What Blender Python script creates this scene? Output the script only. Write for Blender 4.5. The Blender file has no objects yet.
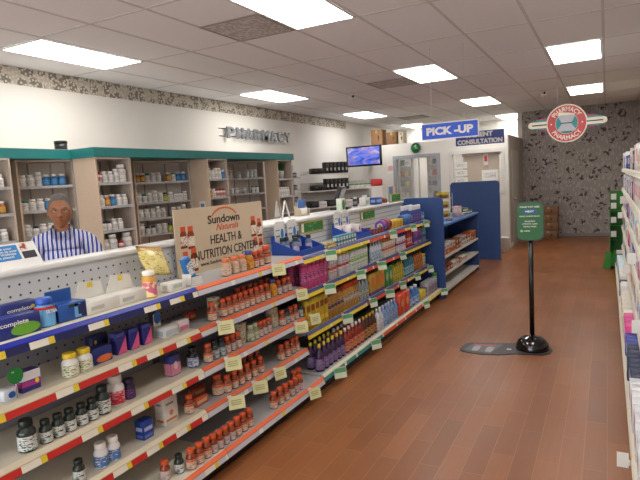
import bpy, bmesh, math, random
from mathutils import Matrix, Vector
random.seed(7)
C = bpy.context.scene
COL = C.collection

# ------------------------------------------------------------------ camera
F_PX, YAW, PITCH, ROLL, EYE = 546.4, .4865, .1065, -.0581, 1.62
cy, sy = math.cos(YAW), math.sin(YAW)
FWD = Vector((-sy*math.cos(PITCH), cy*math.cos(PITCH), -math.sin(PITCH)))
R0 = Vector((cy, sy, 0)); U0 = R0.cross(FWD)
RGT = R0*math.cos(ROLL) + U0*math.sin(ROLL)
UPV = -R0*math.sin(ROLL) + U0*math.cos(ROLL)
cd = bpy.data.cameras.new('camera'); cam = bpy.data.objects.new('camera', cd); COL.objects.link(cam)
cd.sensor_fit = 'HORIZONTAL'; cd.sensor_width = 36.0; cd.lens = F_PX/640*36.0
cd.clip_start = .05; cd.clip_end = 60
m3 = Matrix((RGT, UPV, -FWD)).transposed()
cam.matrix_world = Matrix.Translation((0, 0, EYE)) @ m3.to_4x4()
C.camera = cam
# ------------------------------------------------------------------ world / exposure
w = bpy.data.worlds.new('world'); C.world = w; w.use_nodes = True
w.node_tree.nodes['Background'].inputs[0].default_value = (.9, .95, 1, 1)
w.node_tree.nodes['Background'].inputs[1].default_value = .05
C.view_settings.view_transform = 'Standard'; C.view_settings.look = 'None'
C.view_settings.gamma = 1; C.view_settings.use_curve_mapping = False
C.view_settings.exposure = 0.08
LAMP = 12.0
# fill light added behind the camera to brighten ceiling and shelf interiors
ld = bpy.data.lights.new('unseen_fill_light', 'AREA'); lo = bpy.data.objects.new('unseen_fill_light', ld); COL.objects.link(lo)
ld.shape = 'RECTANGLE'; ld.size = 4.2; ld.size_y = 2.0; ld.energy = 110; ld.color = (.93, .97, 1)
lo.location = (-2.2, -2.12, 1.5); lo.rotation_euler = (math.radians(90), 0, 0)
CEIL = 2.987

# ------------------------------------------------------------------ helpers
def ray(u, v): return FWD*F_PX + RGT*(u-320) - UPV*(v-240)
def yat(u, x, z):
    """depth on the line (x, *, z) of the room that is seen in column u"""
    lo, hi = .2, 20.0
    for _ in range(50):
        mid = (lo+hi)/2
        p = Vector((x, mid, z-EYE)); uu = 320+F_PX*p.dot(RGT)/p.dot(FWD)
        if p.dot(FWD) <= 0 or uu < u: lo = mid
        else: hi = mid
    return lo
def lin(h):
    h = h.lstrip('#'); r = []
    for i in (0, 2, 4):
        c = int(h[i:i+2], 16)/255
        r.append(c/12.92 if c <= .04045 else ((c+.055)/1.055)**2.4)
    return (*r, 1)
MATS = {}
def N(t, kind, **kw):
    n = t.nodes.new(kind)
    for k, v in kw.items():
        setattr(n, k, v)
    return n
def base_mat(name):
    m = bpy.data.materials.new(name); m.use_nodes = True
    return m, m.node_tree, m.node_tree.nodes['Principled BSDF']
def mix(t, a, b, fac):
    n = N(t, 'ShaderNodeMix', data_type='RGBA')
    for i, s in ((6, a), (7, b)):
        if isinstance(s, tuple): n.inputs[i].default_value = s
        else: t.links.new(s, n.inputs[i])
    if isinstance(fac, float): n.inputs[0].default_value = fac
    else: t.links.new(fac, n.inputs[0])
    return n.outputs[2]
def math_(t, op, a, b=None, c=None):
    n = N(t, 'ShaderNodeMath', operation=op)
    for i, s in enumerate((a, b, c)):
        if s is None: continue
        if isinstance(s, (int, float)): n.inputs[i].default_value = s
        else: t.links.new(s, n.inputs[i])
    return n.outputs[0]
def objco(t, sc=(1, 1, 1)):
    tc = N(t, 'ShaderNodeTexCoord'); mp = N(t, 'ShaderNodeMapping')
    mp.inputs['Scale'].default_value = sc
    t.links.new(tc.outputs['Object'], mp.inputs[0]); return mp.outputs[0]
def plain(h, rough=.5, metal=0.0, var=.06, sc=14, trans=0.0, alpha=1.0, coat=0.0):
    key = (h, rough, metal, var, trans, alpha, coat)
    if key in MATS: return MATS[key]
    m, t, b = base_mat('plain_'+h.strip('#'))
    c = lin(h); d = tuple(x*(1-2*var) for x in c[:3])+(1,)
    nz = N(t, 'ShaderNodeTexNoise'); nz.inputs['Scale'].default_value = sc; nz.inputs['Detail'].default_value = 2
    t.links.new(objco(t), nz.inputs['Vector'])
    t.links.new(mix(t, c, d, nz.outputs[0]), b.inputs['Base Color'])
    b.inputs['Roughness'].default_value = rough; b.inputs['Metallic'].default_value = metal
    if trans: b.inputs['Transmission Weight'].default_value = trans
    if alpha < 1: b.inputs['Alpha'].default_value = alpha
    if coat: b.inputs['Coat Weight'].default_value = coat
    MATS[key] = m; return m
def printed(base, ink, rough=.5, thr=.54, sx=55, sz=190):
    """a label: lines of small unreadable print over a base colour"""
    key = ('print', base, ink, thr, sx, sz)
    if key in MATS: return MATS[key]
    m, t, b = base_mat('print_'+base.strip('#'))
    nz = N(t, 'ShaderNodeTexNoise'); nz.inputs['Scale'].default_value = 1; nz.inputs['Detail'].default_value = 2
    t.links.new(objco(t, (sx, sx, sz)), nz.inputs['Vector'])
    n2 = N(t, 'ShaderNodeTexNoise'); n2.inputs['Scale'].default_value = 22
    t.links.new(objco(t), n2.inputs['Vector'])
    s = math_(t, 'ADD', math_(t, 'MULTIPLY', nz.outputs[0], .65), math_(t, 'MULTIPLY', n2.outputs[0], .35))
    f = math_(t, 'GREATER_THAN', s, thr)
    t.links.new(mix(t, lin(base), lin(ink), f), b.inputs['Base Color'])
    b.inputs['Roughness'].default_value = rough
    MATS[key] = m; return m
def emit(h, s):
    m, t, b = base_mat('lit_'+h.strip('#'))
    b.inputs['Base Color'].default_value = lin(h)
    b.inputs['Emission Color'].default_value = lin(h); b.inputs['Emission Strength'].default_value = s
    return m
def pegboard(h, hole, pitch=.05, r=.0058):
    m, t, b = base_mat('pegboard')
    tc = N(t, 'ShaderNodeTexCoord'); sp = N(t, 'ShaderNodeSeparateXYZ'); t.links.new(tc.outputs['Object'], sp.inputs[0])
    def cell(s):
        return math_(t, 'MULTIPLY', math_(t, 'SUBTRACT', math_(t, 'FRACT', math_(t, 'DIVIDE', math_(t, 'ADD', s, 20.0), pitch)), .5), pitch)
    a, c = cell(sp.outputs[1]), cell(sp.outputs[2])
    d = math_(t, 'SQRT', math_(t, 'ADD', math_(t, 'MULTIPLY', a, a), math_(t, 'MULTIPLY', c, c)))
    f = math_(t, 'LESS_THAN', d, r)
    t.links.new(mix(t, lin(h), lin(hole), f), b.inputs['Base Color']); b.inputs['Roughness'].default_value = .6
    return m
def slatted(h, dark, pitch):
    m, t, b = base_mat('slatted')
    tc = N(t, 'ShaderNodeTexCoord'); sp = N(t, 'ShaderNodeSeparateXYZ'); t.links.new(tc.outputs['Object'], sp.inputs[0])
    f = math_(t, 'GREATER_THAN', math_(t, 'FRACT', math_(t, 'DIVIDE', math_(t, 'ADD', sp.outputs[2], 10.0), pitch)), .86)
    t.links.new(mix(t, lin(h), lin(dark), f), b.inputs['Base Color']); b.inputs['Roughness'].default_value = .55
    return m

def mworld(o):
    mt = o.matrix_basis.copy()
    while o.parent: o = o.parent; mt = o.matrix_basis @ mt
    return mt
class MB:
    """collects shapes; build() links them as ONE mesh object"""
    def __init__(s): s.bm = bmesh.new(); s.cur = 0
    def mat(s, i): s.cur = i; return s
    def face(s, vs, sm=False):
        try:
            f = s.bm.faces.new(vs); f.material_index = s.cur; f.smooth = sm; return f
        except ValueError: return None
    def box(s, x0, x1, y0, y1, z0, z1, M=None):
        pts = [(x, y, z) for x in (x0, x1) for y in (y0, y1) for z in (z0, z1)]
        v = [s.bm.verts.new(M @ Vector(p) if M else p) for p in pts]
        for q in ((0, 1, 3, 2), (4, 6, 7, 5), (0, 4, 5, 1), (2, 3, 7, 6), (0, 2, 6, 4), (1, 5, 7, 3)): s.face([v[i] for i in q])
        return s
    def rbox(s, x0, x1, y0, y1, z0, z1, r=.004, seg=2, M=None):
        """a box with rounded edges"""
        b = bmesh.new(); k = [b.verts.new(p) for p in [(x, y, z) for x in (x0, x1) for y in (y0, y1) for z in (z0, z1)]]
        for q in ((0, 1, 3, 2), (4, 6, 7, 5), (0, 4, 5, 1), (2, 3, 7, 6), (0, 2, 6, 4), (1, 5, 7, 3)): b.faces.new([k[i] for i in q])
        bmesh.ops.bevel(b, geom=b.edges[:], offset=r, segments=seg, profile=.5, affect='EDGES')
        mp = {}
        for v in b.verts: mp[v] = s.bm.verts.new(M @ v.co if M else v.co)
        for f in b.faces: s.face([mp[v] for v in f.verts], True)
        b.free(); return s
    def prism(s, pts, o, ex, ey, n, d, sm=False):
        """outline pts (a, b) in the plane o + a*ex + b*ey, pushed d along n"""
        o, ex, ey, n = Vector(o), Vector(ex), Vector(ey), Vector(n)
        A = [s.bm.verts.new(o+ex*a+ey*b) for a, b in pts]; B = [s.bm.verts.new(o+ex*a+ey*b+n*d) for a, b in pts]
        s.face(A[::-1]); s.face(B)
        for i in range(len(A)): s.face([A[i], A[(i+1) % len(A)], B[(i+1) % len(A)], B[i]], sm)
        return s
    def quad(s, *p): s.face([s.bm.verts.new(q) for q in p]); return s
    def lathe(s, prof, n=16, c=(0, 0, 0), M=None, sx=1, sy=1, cap=True):
        rings = []
        for r, z in prof:
            rings.append([s.bm.verts.new((M @ Vector((r*sx*math.cos(2*math.pi*k/n), r*sy*math.sin(2*math.pi*k/n), z)) if M else
                          Vector((c[0]+r*sx*math.cos(2*math.pi*k/n), c[1]+r*sy*math.sin(2*math.pi*k/n), c[2]+z)))) for k in range(n)])
        for a, b in zip(rings, rings[1:]):
            for k in range(n): s.face([a[k], a[(k+1) % n], b[(k+1) % n], b[k]], True)
        if cap: s.face(rings[0][::-1]); s.face(rings[-1])
        return s
    def tube(s, pts, r, n=8):
        pts = [Vector(p) for p in pts]; rings = []
        for i, p in enumerate(pts):
            d = (pts[min(i+1, len(pts)-1)]-pts[max(i-1, 0)]).normalized()
            a = d.cross(Vector((0, 0, 1)) if abs(d.z) < .9 else Vector((1, 0, 0))).normalized(); b = d.cross(a)
            rings.append([s.bm.verts.new(p+a*r*math.cos(2*math.pi*k/n)+b*r*math.sin(2*math.pi*k/n)) for k in range(n)])
        for a, b in zip(rings, rings[1:]):
            for k in range(n): s.face([a[k], a[(k+1) % n], b[(k+1) % n], b[k]], True)
        s.face(rings[0][::-1]); s.face(rings[-1]); return s
    def sphere(s, c, r, n=12, sc=(1, 1, 1)):
        pr = [(max(r*math.sin(math.pi*i/n), r*.02), -r*math.cos(math.pi*i/n)) for i in range(n+1)]
        M = Matrix.Translation(c) @ Matrix.Diagonal((*sc, 1))
        return s.lathe(pr, 2*n, M=M)
    def build(s, name, mats, parent=None, world=True):
        """shapes are in room coordinates; with a parent they are moved into its frame"""
        bmesh.ops.recalc_face_normals(s.bm, faces=s.bm.faces[:])
        if parent and world: s.bm.transform(mworld(parent).inverted())
        me = bpy.data.meshes.new(name); s.bm.to_mesh(me); s.bm.free()
        if not isinstance(mats, (list, tuple)): mats = [mats]
        for m in mats: me.materials.append(m)
        o = bpy.data.objects.new(name, me); COL.objects.link(o)
        if parent: o.parent = parent
        return o
def tag(o, label, cat, group=None):
    o['label'] = label; o['category'] = cat
    if group: o['group'] = group
    return o
def structure(o): o['kind'] = 'structure'; return o
def thing(name, label, cat, loc=(0, 0, 0), rz=0, group=None):
    o = bpy.data.objects.new(name, None); COL.objects.link(o); o.empty_display_size = .05
    o.location = loc; o.rotation_euler = (0, 0, rz)
    return tag(o, label, cat, group)
def recentre(o, c):
    """put the origin of a one-mesh thing at its base point c"""
    o.data.transform(Matrix.Translation(-Vector(c))); o.location = c; return o
def dup(r, loc, rz, label, group=None, sc=(1, 1, 1)):
    c = r.copy(); COL.objects.link(c); c.location = loc; c.rotation_euler = (0, 0, rz); c.scale = sc; c['label'] = label
    if group: c['group'] = group
    elif 'group' in c: del c['group']
    for ch in r.children:
        d = ch.copy(); COL.objects.link(d); d.parent = c
        for g in ch.children:
            e = g.copy(); COL.objects.link(e); e.parent = d
    return c
FONTC = {}
def lettering(body, wd, ht, o, ex, ey, n, m, parent, name='lettering', bold=.012, depth=.0015, world=True, shear=0, arc=None):
    """flat raised letters, wd x ht, centred on o in the plane ex, ey"""
    key = (body, bold, shear)
    if key not in FONTC:
        cu = bpy.data.curves.new('t', 'FONT'); cu.body = body; cu.offset = bold; cu.shear = shear; cu.resolution_u = 3
        cu.align_x = 'CENTER'; cu.space_line = .9
        ob = bpy.data.objects.new('t', cu); COL.objects.link(ob)
        dg = bpy.context.evaluated_depsgraph_get(); me = bpy.data.meshes.new_from_object(ob.evaluated_get(dg))
        vs = [tuple(v.co) for v in me.vertices]; fs = [tuple(p.vertices) for p in me.polygons]
        bpy.data.objects.remove(ob); bpy.data.curves.remove(cu); bpy.data.meshes.remove(me); FONTC[key] = (vs, fs)
    vs, fs = FONTC[key]
    xs = [v[0] for v in vs]; ys = [v[1] for v in vs]
    x0, x1, y0, y1 = min(xs), max(xs), min(ys), max(ys)
    o, ex, ey, n = Vector(o), Vector(ex), Vector(ey), Vector(n)
    b = MB(); pts = []
    for x, y, _ in vs:
        a = ((x-x0)/(x1-x0)-.5); q = ((y-y0)/(y1-y0)-.5)
        if arc:      # bend along a circle: radius, centre angle, span, inside out
            r0, ang, span, sgn = arc
            th = ang-a*span*sgn; rr = r0+q*ht*sgn
            pts.append(o+ex*rr*math.cos(th)+ey*rr*math.sin(th))
        else: pts.append(o+ex*a*wd+ey*q*ht)
    V = [b.bm.verts.new(p+n*depth) for p in pts]
    for f in fs: b.face([V[i] for i in f])
    ext = bmesh.ops.extrude_face_region(b.bm, geom=b.bm.faces[:])
    nv = [e for e in ext['geom'] if isinstance(e, bmesh.types.BMVert)]
    bmesh.ops.translate(b.bm, verts=nv, vec=-n*(depth-.0002))
    return b.build(name, m, parent, world)
X, Y, Z = Vector((1, 0, 0)), Vector((0, 1, 0)), Vector((0, 0, 1))
def rrect(w_, h_, r, n=5, corners=(1, 1, 1, 1)):
    """outline of a rounded rectangle centred on 0; corners: BL BR TR TL"""
    out = []
    for k, (cx, cz, a0) in enumerate(((-w_/2, -h_/2, 180), (w_/2, -h_/2, 270), (w_/2, h_/2, 0), (-w_/2, h_/2, 90))):
        if not corners[k]: out.append((cx, cz)); continue
        ox, oz = cx+(r if cx < 0 else -r), cz+(r if cz < 0 else -r)
        for i in range(n+1):
            a = math.radians(a0+90*i/n); out.append((ox+r*math.cos(a), oz+r*math.sin(a)))
    return out
ORD = ('first second third fourth fifth sixth seventh eighth ninth tenth eleventh twelfth thirteenth fourteenth fifteenth sixteenth '
       'seventeenth eighteenth nineteenth twentieth').split()
TENS = {2: 'twenty', 3: 'thirty', 4: 'forty', 5: 'fifty', 6: 'sixty', 7: 'seventy'}
TENTH = {2: 'twentieth', 3: 'thirtieth', 4: 'fortieth', 5: 'fiftieth', 6: 'sixtieth', 7: 'seventieth'}
def nth(i):
    if i <= 20: return ORD[i-1]
    a, b = divmod(i, 10)
    return TENTH[a] if b == 0 else TENS[a]+'-'+ORD[b-1]

# ------------------------------------------------------------------ shared materials
M_white = plain('#e4e2de', .45); M_whitem = plain('#d9d9d8', .35); M_black = plain('#141416', .35); M_blk = plain('#0c0c0d', .25)
M_dgrey = plain('#3c3d42', .55); M_cream = plain('#d8ccb0', .4, var=.03); M_chrome = plain('#b8b8bc', .25, .9)
M_wall = plain('#dedbd5', .75, sc=1.2, var=.03); M_blue = plain('#1c3f8f', .5); M_navy = plain('#1a2458', .45)
M_teal = plain('#1f7d7c', .5); M_beige = plain('#d6bfa6', .55, var=.04)
M_paper = plain('#e9e8e2', .6); M_shelfm = plain('#a9a7a6', .45)
M_kraft = plain('#9a7450', .75)
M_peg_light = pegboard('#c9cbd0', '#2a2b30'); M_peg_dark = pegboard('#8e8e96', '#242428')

def floor_mat():
    m, t, b = base_mat('plank_floor')
    tc = N(t, 'ShaderNodeTexCoord'); sp = N(t, 'ShaderNodeSeparateXYZ'); t.links.new(tc.outputs['Object'], sp.inputs[0])
    cb = N(t, 'ShaderNodeCombineXYZ'); t.links.new(sp.outputs[1], cb.inputs[0]); t.links.new(sp.outputs[0], cb.inputs[1])
    br = N(t, 'ShaderNodeTexBrick'); br.offset = .43; br.offset_frequency = 2
    t.links.new(cb.outputs[0], br.inputs['Vector'])
    br.inputs['Color1'].default_value = lin('#985b33'); br.inputs['Color2'].default_value = lin('#764223'); br.inputs['Mortar'].default_value = lin('#ab8158')
    for k, v in (('Scale', 1), ('Mortar Size', .0016), ('Mortar Smooth', .3), ('Brick Width', .62), ('Row Height', .118), ('Bias', 0)): br.inputs[k].default_value = v
    mp = N(t, 'ShaderNodeMapping'); mp.inputs['Scale'].default_value = (38, 3, 1); t.links.new(tc.outputs['Object'], mp.inputs[0])
    nz = N(t, 'ShaderNodeTexNoise'); nz.inputs['Scale'].default_value = 1; nz.inputs['Detail'].default_value = 5; t.links.new(mp.outputs[0], nz.inputs['Vector'])
    n2 = N(t, 'ShaderNodeTexNoise'); n2.inputs['Scale'].default_value = 2.2; n2.inputs['Detail'].default_value = 4; t.links.new(tc.outputs['Object'], n2.inputs['Vector'])
    c1 = mix(t, br.outputs[0], lin('#5c371c'), math_(t, 'MULTIPLY', nz.outputs[0], .55))
    c2 = mix(t, c1, lin('#a66c3e'), math_(t, 'MULTIPLY', n2.outputs[0], .4))
    t.links.new(c2, b.inputs['Base Color'])
    t.links.new(math_(t, 'ADD', math_(t, 'MULTIPLY', n2.outputs[0], .22), .24), b.inputs['Roughness'])
    return m
def ceiling_mat():
    m, t, b = base_mat('ceiling_tile')
    nz = N(t, 'ShaderNodeTexNoise'); nz.inputs['Scale'].default_value = 160; t.links.new(objco(t), nz.inputs['Vector'])
    t.links.new(mix(t, lin('#f4f5f7'), lin('#e4e4e5'), nz.outputs[0]), b.inputs['Base Color']); b.inputs['Roughness'].default_value = .9
    return m
def floral_mat(ground, dark, light, sc, swap):
    """wallpaper: dark leaf clusters and pale stems over a grey ground; swap picks the wall plane"""
    m, t, b = base_mat('wallpaper')
    tc = N(t, 'ShaderNodeTexCoord'); sp = N(t, 'ShaderNodeSeparateXYZ'); t.links.new(tc.outputs['Object'], sp.inputs[0])
    cb = N(t, 'ShaderNodeCombineXYZ'); t.links.new(sp.outputs[swap], cb.inputs[0]); t.links.new(sp.outputs[2], cb.inputs[1])
    def vor(scale, rnd, feat='F1'):
        mp = N(t, 'ShaderNodeMapping'); mp.inputs['Scale'].default_value = scale; t.links.new(cb.outputs[0], mp.inputs[0])
        v = N(t, 'ShaderNodeTexVoronoi', voronoi_dimensions='2D', feature=feat); v.inputs['Scale'].default_value = 1; v.inputs['Randomness'].default_value = rnd
        t.links.new(mp.outputs[0], v.inputs['Vector']); return v
    stems = vor((sc*4.5, sc*1.6, 1), .9); s = math_(t, 'LESS_THAN', stems.outputs['Distance'], .26)
    c0 = mix(t, lin(ground), lin(light), math_(t, 'MULTIPLY', s, .55))
    grp = vor((sc*.95, sc*.95, 1), .75)
    lf = N(t, 'ShaderNodeTexNoise'); lf.inputs['Scale'].default_value = sc*3.6; lf.inputs['Detail'].default_value = 2; t.links.new(cb.outputs[0], lf.inputs['Vector'])
    d = math_(t, 'MULTIPLY', math_(t, 'LESS_THAN', grp.outputs['Distance'], .33), math_(t, 'GREATER_THAN', lf.outputs[0], .545))
    c1 = mix(t, c0, lin(dark), math_(t, 'MULTIPLY', d, .9))
    t.links.new(c1, b.inputs['Base Color']); b.inputs['Roughness'].default_value = .7
    return m
def border_mat():
    m, t, b = base_mat('border_paper')
    tc = N(t, 'ShaderNodeTexCoord'); sp = N(t, 'ShaderNodeSeparateXYZ'); t.links.new(tc.outputs['Object'], sp.inputs[0])
    cb = N(t, 'ShaderNodeCombineXYZ'); t.links.new(sp.outputs[1], cb.inputs[0]); t.links.new(sp.outputs[2], cb.inputs[1])
    def vor(s, r):
        mp = N(t, 'ShaderNodeMapping'); mp.inputs['Scale'].default_value = (s, s, 1); t.links.new(cb.outputs[0], mp.inputs[0])
        v = N(t, 'ShaderNodeTexVoronoi', voronoi_dimensions='2D'); v.inputs['Scale'].default_value = 1; v.inputs['Randomness'].default_value = r
        t.links.new(mp.outputs[0], v.inputs['Vector']); return v
    v1, v2 = vor(7.5, .7), vor(26, 1)
    f = math_(t, 'MULTIPLY', math_(t, 'LESS_THAN', v1.outputs['Distance'], .42), math_(t, 'GREATER_THAN', v2.outputs['Distance'], .34))
    g = math_(t, 'LESS_THAN', v2.outputs['Distance'], .3)
    c = mix(t, lin('#b4aa9b'), lin('#cbc3b5'), math_(t, 'MULTIPLY', g, .8))
    t.links.new(mix(t, c, lin('#6b645c'), math_(t, 'MULTIPLY', f, .85)), b.inputs['Base Color']); b.inputs['Roughness'].default_value = .7
    return m

# ------------------------------------------------------------------ the room
XL, XR, YF, YB, YP, YK = -5.43, .64, -2.2, 14.1, 11.9, 15.5
structure(MB().box(XL-.1, XR+.1, YF-.1, YK+.1, -.1, 0).build('floor', floor_mat()))
structure(MB().box(XL-.1, XR+.1, YF-.1, YK+.1, CEIL, CEIL+.1).build('ceiling', ceiling_mat()))
structure(MB().box(XL-.1, XL, YF-.1, YK+.1, 0, CEIL).build('wall_left', M_wall))
M_floral = floral_mat('#9a938e', '#3c3636', '#bcb5b0', 3.6, 0)
structure(MB().box(-1.8, XR+.1, YB, YB+.1, 0, CEIL).build('wall_back', M_floral))
structure(MB().box(XL-.1, -1.8, YK, YK+.1, 0, CEIL).build('wall_storeroom', M_wall))
structure(MB().box(-1.9, -1.8, YB, YK, 0, CEIL).build('wall_storeroom_side', M_wall))
structure(MB().box(XR, XR+.1, YF-.1, YB, 0, CEIL).build('wall_right', plain('#c3b7a8', .7, sc=2)))
structure(MB().box(XL-.1, XR+.1, YF-.1, YF, 0, CEIL).build('wall_front', M_wall))
# wallpaper border high on the left wall
structure(MB().box(XL, XL+.004, YF, YP, 2.80, CEIL-.005).build('trim_1', border_mat()))
structure(MB().box(-1.78, XR-.001, YB-.012, YB, 0, .07).build('baseboard_back', plain('#8d8783', .5)))
# partition with two service windows
W1, W2 = (-4.27, -3.25, 1.08, 2.06), (-3.0, -1.9, 1.18, 2.07)
b = MB()
def wallx(x0, x1, z0, z1): b.box(x0, x1, YP, YP+.12, z0, z1)
wallx(XL, W1[0], 0, 2.36); wallx(W1[0], W1[1], 0, W1[2]); wallx(W1[0], W1[1], W1[3], 2.36)
wallx(W1[1], W2[0], 0, 2.36); wallx(W2[0], W2[1], 0, W2[2]); wallx(W2[0], W2[1], W2[3], 2.36); wallx(W2[1], -1.8, 0, 2.36)
structure(b.build('wall_partition', M_wall))
structure(MB().box(-1.92, -1.8, YP+.12, YB, 0, 2.36).build('wall_partition_side', plain('#a9a096', .7)))
structure(MB().box(-3.2, -1.79, YP-.012, YP, 0, .085).build('baseboard_partition', M_white))
structure(MB().box(-1.8, -1.788, YP-.012, YB-.02, 0, .085).build('baseboard_partition_side', M_white))
# side door in the partition's flank
d = structure(MB().box(-1.8, -1.785, 12.35, 13.3, 0, 2.05).build('door_1', plain('#b5ada4', .5)))
MB().lathe([(.02, 0), (.026, .02), (.026, .045), (.012, .055)], 12, M=Matrix.Translation((-1.785, 12.45, 1.0)) @ Matrix.Rotation(math.pi/2, 4, 'Y')).build('handle', M_chrome, d)
def window(n, W, fr, glassm):
    x0, x1, z0, z1 = W; t = .045
    r = structure(MB().box(x0+t, x1-t, YP+.055, YP+.061, z0+t, z1-t).build('window_%d' % n, glassm))
    g = MB()
    for a in ((x0-.03, x0+t, z0-.03, z1+.03), (x1-t, x1+.03, z0-.03, z1+.03), (x0+t, x1-t, z0-.03, z0+t), (x0+t, x1-t, z1-t, z1+.03)):
        g.box(a[0], a[1], YP-.02, YP+.14, a[2], a[3])
    g.build('window_frame', fr, r)
    return r
M_glass, t_, b_ = base_mat('window_glass')
b_.inputs['Base Color'].default_value = (1, 1, 1, 1); b_.inputs['Alpha'].default_value = .12; b_.inputs['Roughness'].default_value = .05
window(1, W1, plain('#9aa0a6', .4), M_glass)
window(2, W2, plain('#d5d2cc', .45), M_glass)

# made-up window in the wall behind the camera, dressing the added fill light
wf = structure(MB().box(-4.3, -.1, YF, YF+.012, .5, 2.5).build('window_3', plain('#cfe0ee', .1)))
g = MB()
for x_ in (-4.34, -2.95, -1.55, -.1): g.box(x_, x_+.05, YF, YF+.05, .45, 2.55)
for z_ in (.45, 2.5): g.box(-4.34, -.05, YF, YF+.05, z_, z_+.05)
g.build('window_frame', plain('#8a8c90', .4, .6), wf)

# ceiling grid: tiles 2 ft wide, 4 ft deep
GX, GY, TX, TY = -.0293, 4.438, .6096, 1.2192
cols = [GX+i*TX for i in range(-9, 2) if XL < GX+i*TX < XR]
rows = [GY+j*TY for j in range(-6, 10) if YF < GY+j*TY < YK]
b = MB()
for x in cols: b.box(x-.012, x+.012, YF, YK, CEIL-.004, CEIL)
for y in rows: b.box(XL, XR, y-.012, y+.012, CEIL-.0035, CEIL)
structure(b.build('trim_2', plain('#d6d4d2', .7)))

M_lit = emit('#fffcf6', LAMP)
lamp_proto = None
def lamp(i, j, label):
    """ceiling panel in column i..i+1, row j..j+1"""
    global lamp_proto
    x, y = GX+(i+.5)*TX, GY+(j+.5)*TY
    if lamp_proto is None:
        t = thing('ceiling_light', label, 'ceiling light', (x, y, CEIL), 0, None)
        a, c = TX/2-.014, TY/2-.014
        g = MB()
        for q in ((-a, a, -c, -c+.02), (-a, a, c-.02, c), (-a, -a+.02, -c+.02, c-.02), (a-.02, a, -c+.02, c-.02)): g.box(*q, -.012, -.0045)
        g.build('frame', M_whitem, t, False)
        MB().box(-a+.021, a-.021, -c+.021, c-.021, -.009, -.0046).build('diffuser', M_lit, t, False)
        lamp_proto = t
    else: dup(lamp_proto, (x, y, CEIL), 0, label)
LP = [(-1, 2, 'lit ceiling panel nearest above the round pharmacy sign, in front of it'),
      (-1, 5, 'lit ceiling panel just above the round pharmacy sign'),
      (-4, -1, 'largest lit ceiling panel at the top edge, beside the grey air vent'),
      (-4, 2, 'lit ceiling panel hanging nearest above the pick-up sign'),
      (-4, 5, 'small lit ceiling panel above the consultation sign'),
      (-4, 8, 'farthest sliver of lit ceiling panel just behind the consultation sign'),
      (-8, -1, 'lit ceiling panel over the man at the pharmacy counter'),
      (-8, 2, 'lit ceiling panel above the pharmacy letters'),
      (-8, 5, 'lit ceiling panel above the television by the left wall'),
      (-8, 8, 'lit ceiling panel in the storeroom beyond the boxes on the partition'),
      (-1, -1, 'lit ceiling panel over the aisle overhead, nearest the shop front'),
      (-1, -4, 'lit ceiling panel behind the camera over the aisle'),
      (-4, -4, 'lit ceiling panel behind the camera over the cream-railed rack'),
      (-8, -4, 'lit ceiling panel behind the camera over the pharmacy')]
for a in LP: lamp(*a)
def vent(x, y, label, n):
    t = thing('air_vent', label, 'air vent', (x, y, CEIL), 0, None)
    MB().box(-.29, .29, -.29, .29, -.008, -.0046).build('perforated_plate', printed('#c9c4bf', '#a9a49f', .7, .5, 30, 30), t, False)
    g = MB()
    for q in ((-.3, .3, -.3, -.28), (-.3, .3, .28, .3), (-.3, -.28, -.28, .28), (.28, .3, -.28, .28)): g.box(*q, -.011, -.0046)
    g.build('frame', plain('#9a948f', .6), t, False)
vent(-2.772, 4.13, 'largest square grey ceiling air vent beside the bright panel at the top edge', 1)
vent(-2.772, 7.79, 'square grey ceiling air vent between the pharmacy letters and the pick-up sign', 2)
vent(-4.3+.305, 12.6, 'far grey ceiling air vent above the boxes on the partition', 3)
def seccam(x, y, label, ang):
    t = thing('security_camera', label, 'security camera', (x, y, CEIL), ang)
    MB().lathe([(.045, -.012), (.05, -.004), (.05, -.0046)], 16).build('mount', M_white, t, False)
    M = Matrix.Translation((0, 0, -.07)) @ Matrix.Rotation(math.radians(70), 4, 'X')
    MB().lathe([(.02, -.05), (.042, -.04), (.047, .02), (.044, .05)], 16, M=M).build('body', M_white, t, False)
    MB().lathe([(.020, .0502), (.019, .056), (.010, .060)], 16, M=M).build('lens', M_blk, t, False)
    MB().tube([(0, 0, -.01), (0, 0, -.05)], .012).build('stem', M_white, t, False)
seccam(-.98, 10.6, 'white dome security camera on the ceiling beside the round pharmacy sign', .3)
seccam(-3.6, 8.2, 'white security camera on the ceiling over the television side', .6)

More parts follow.
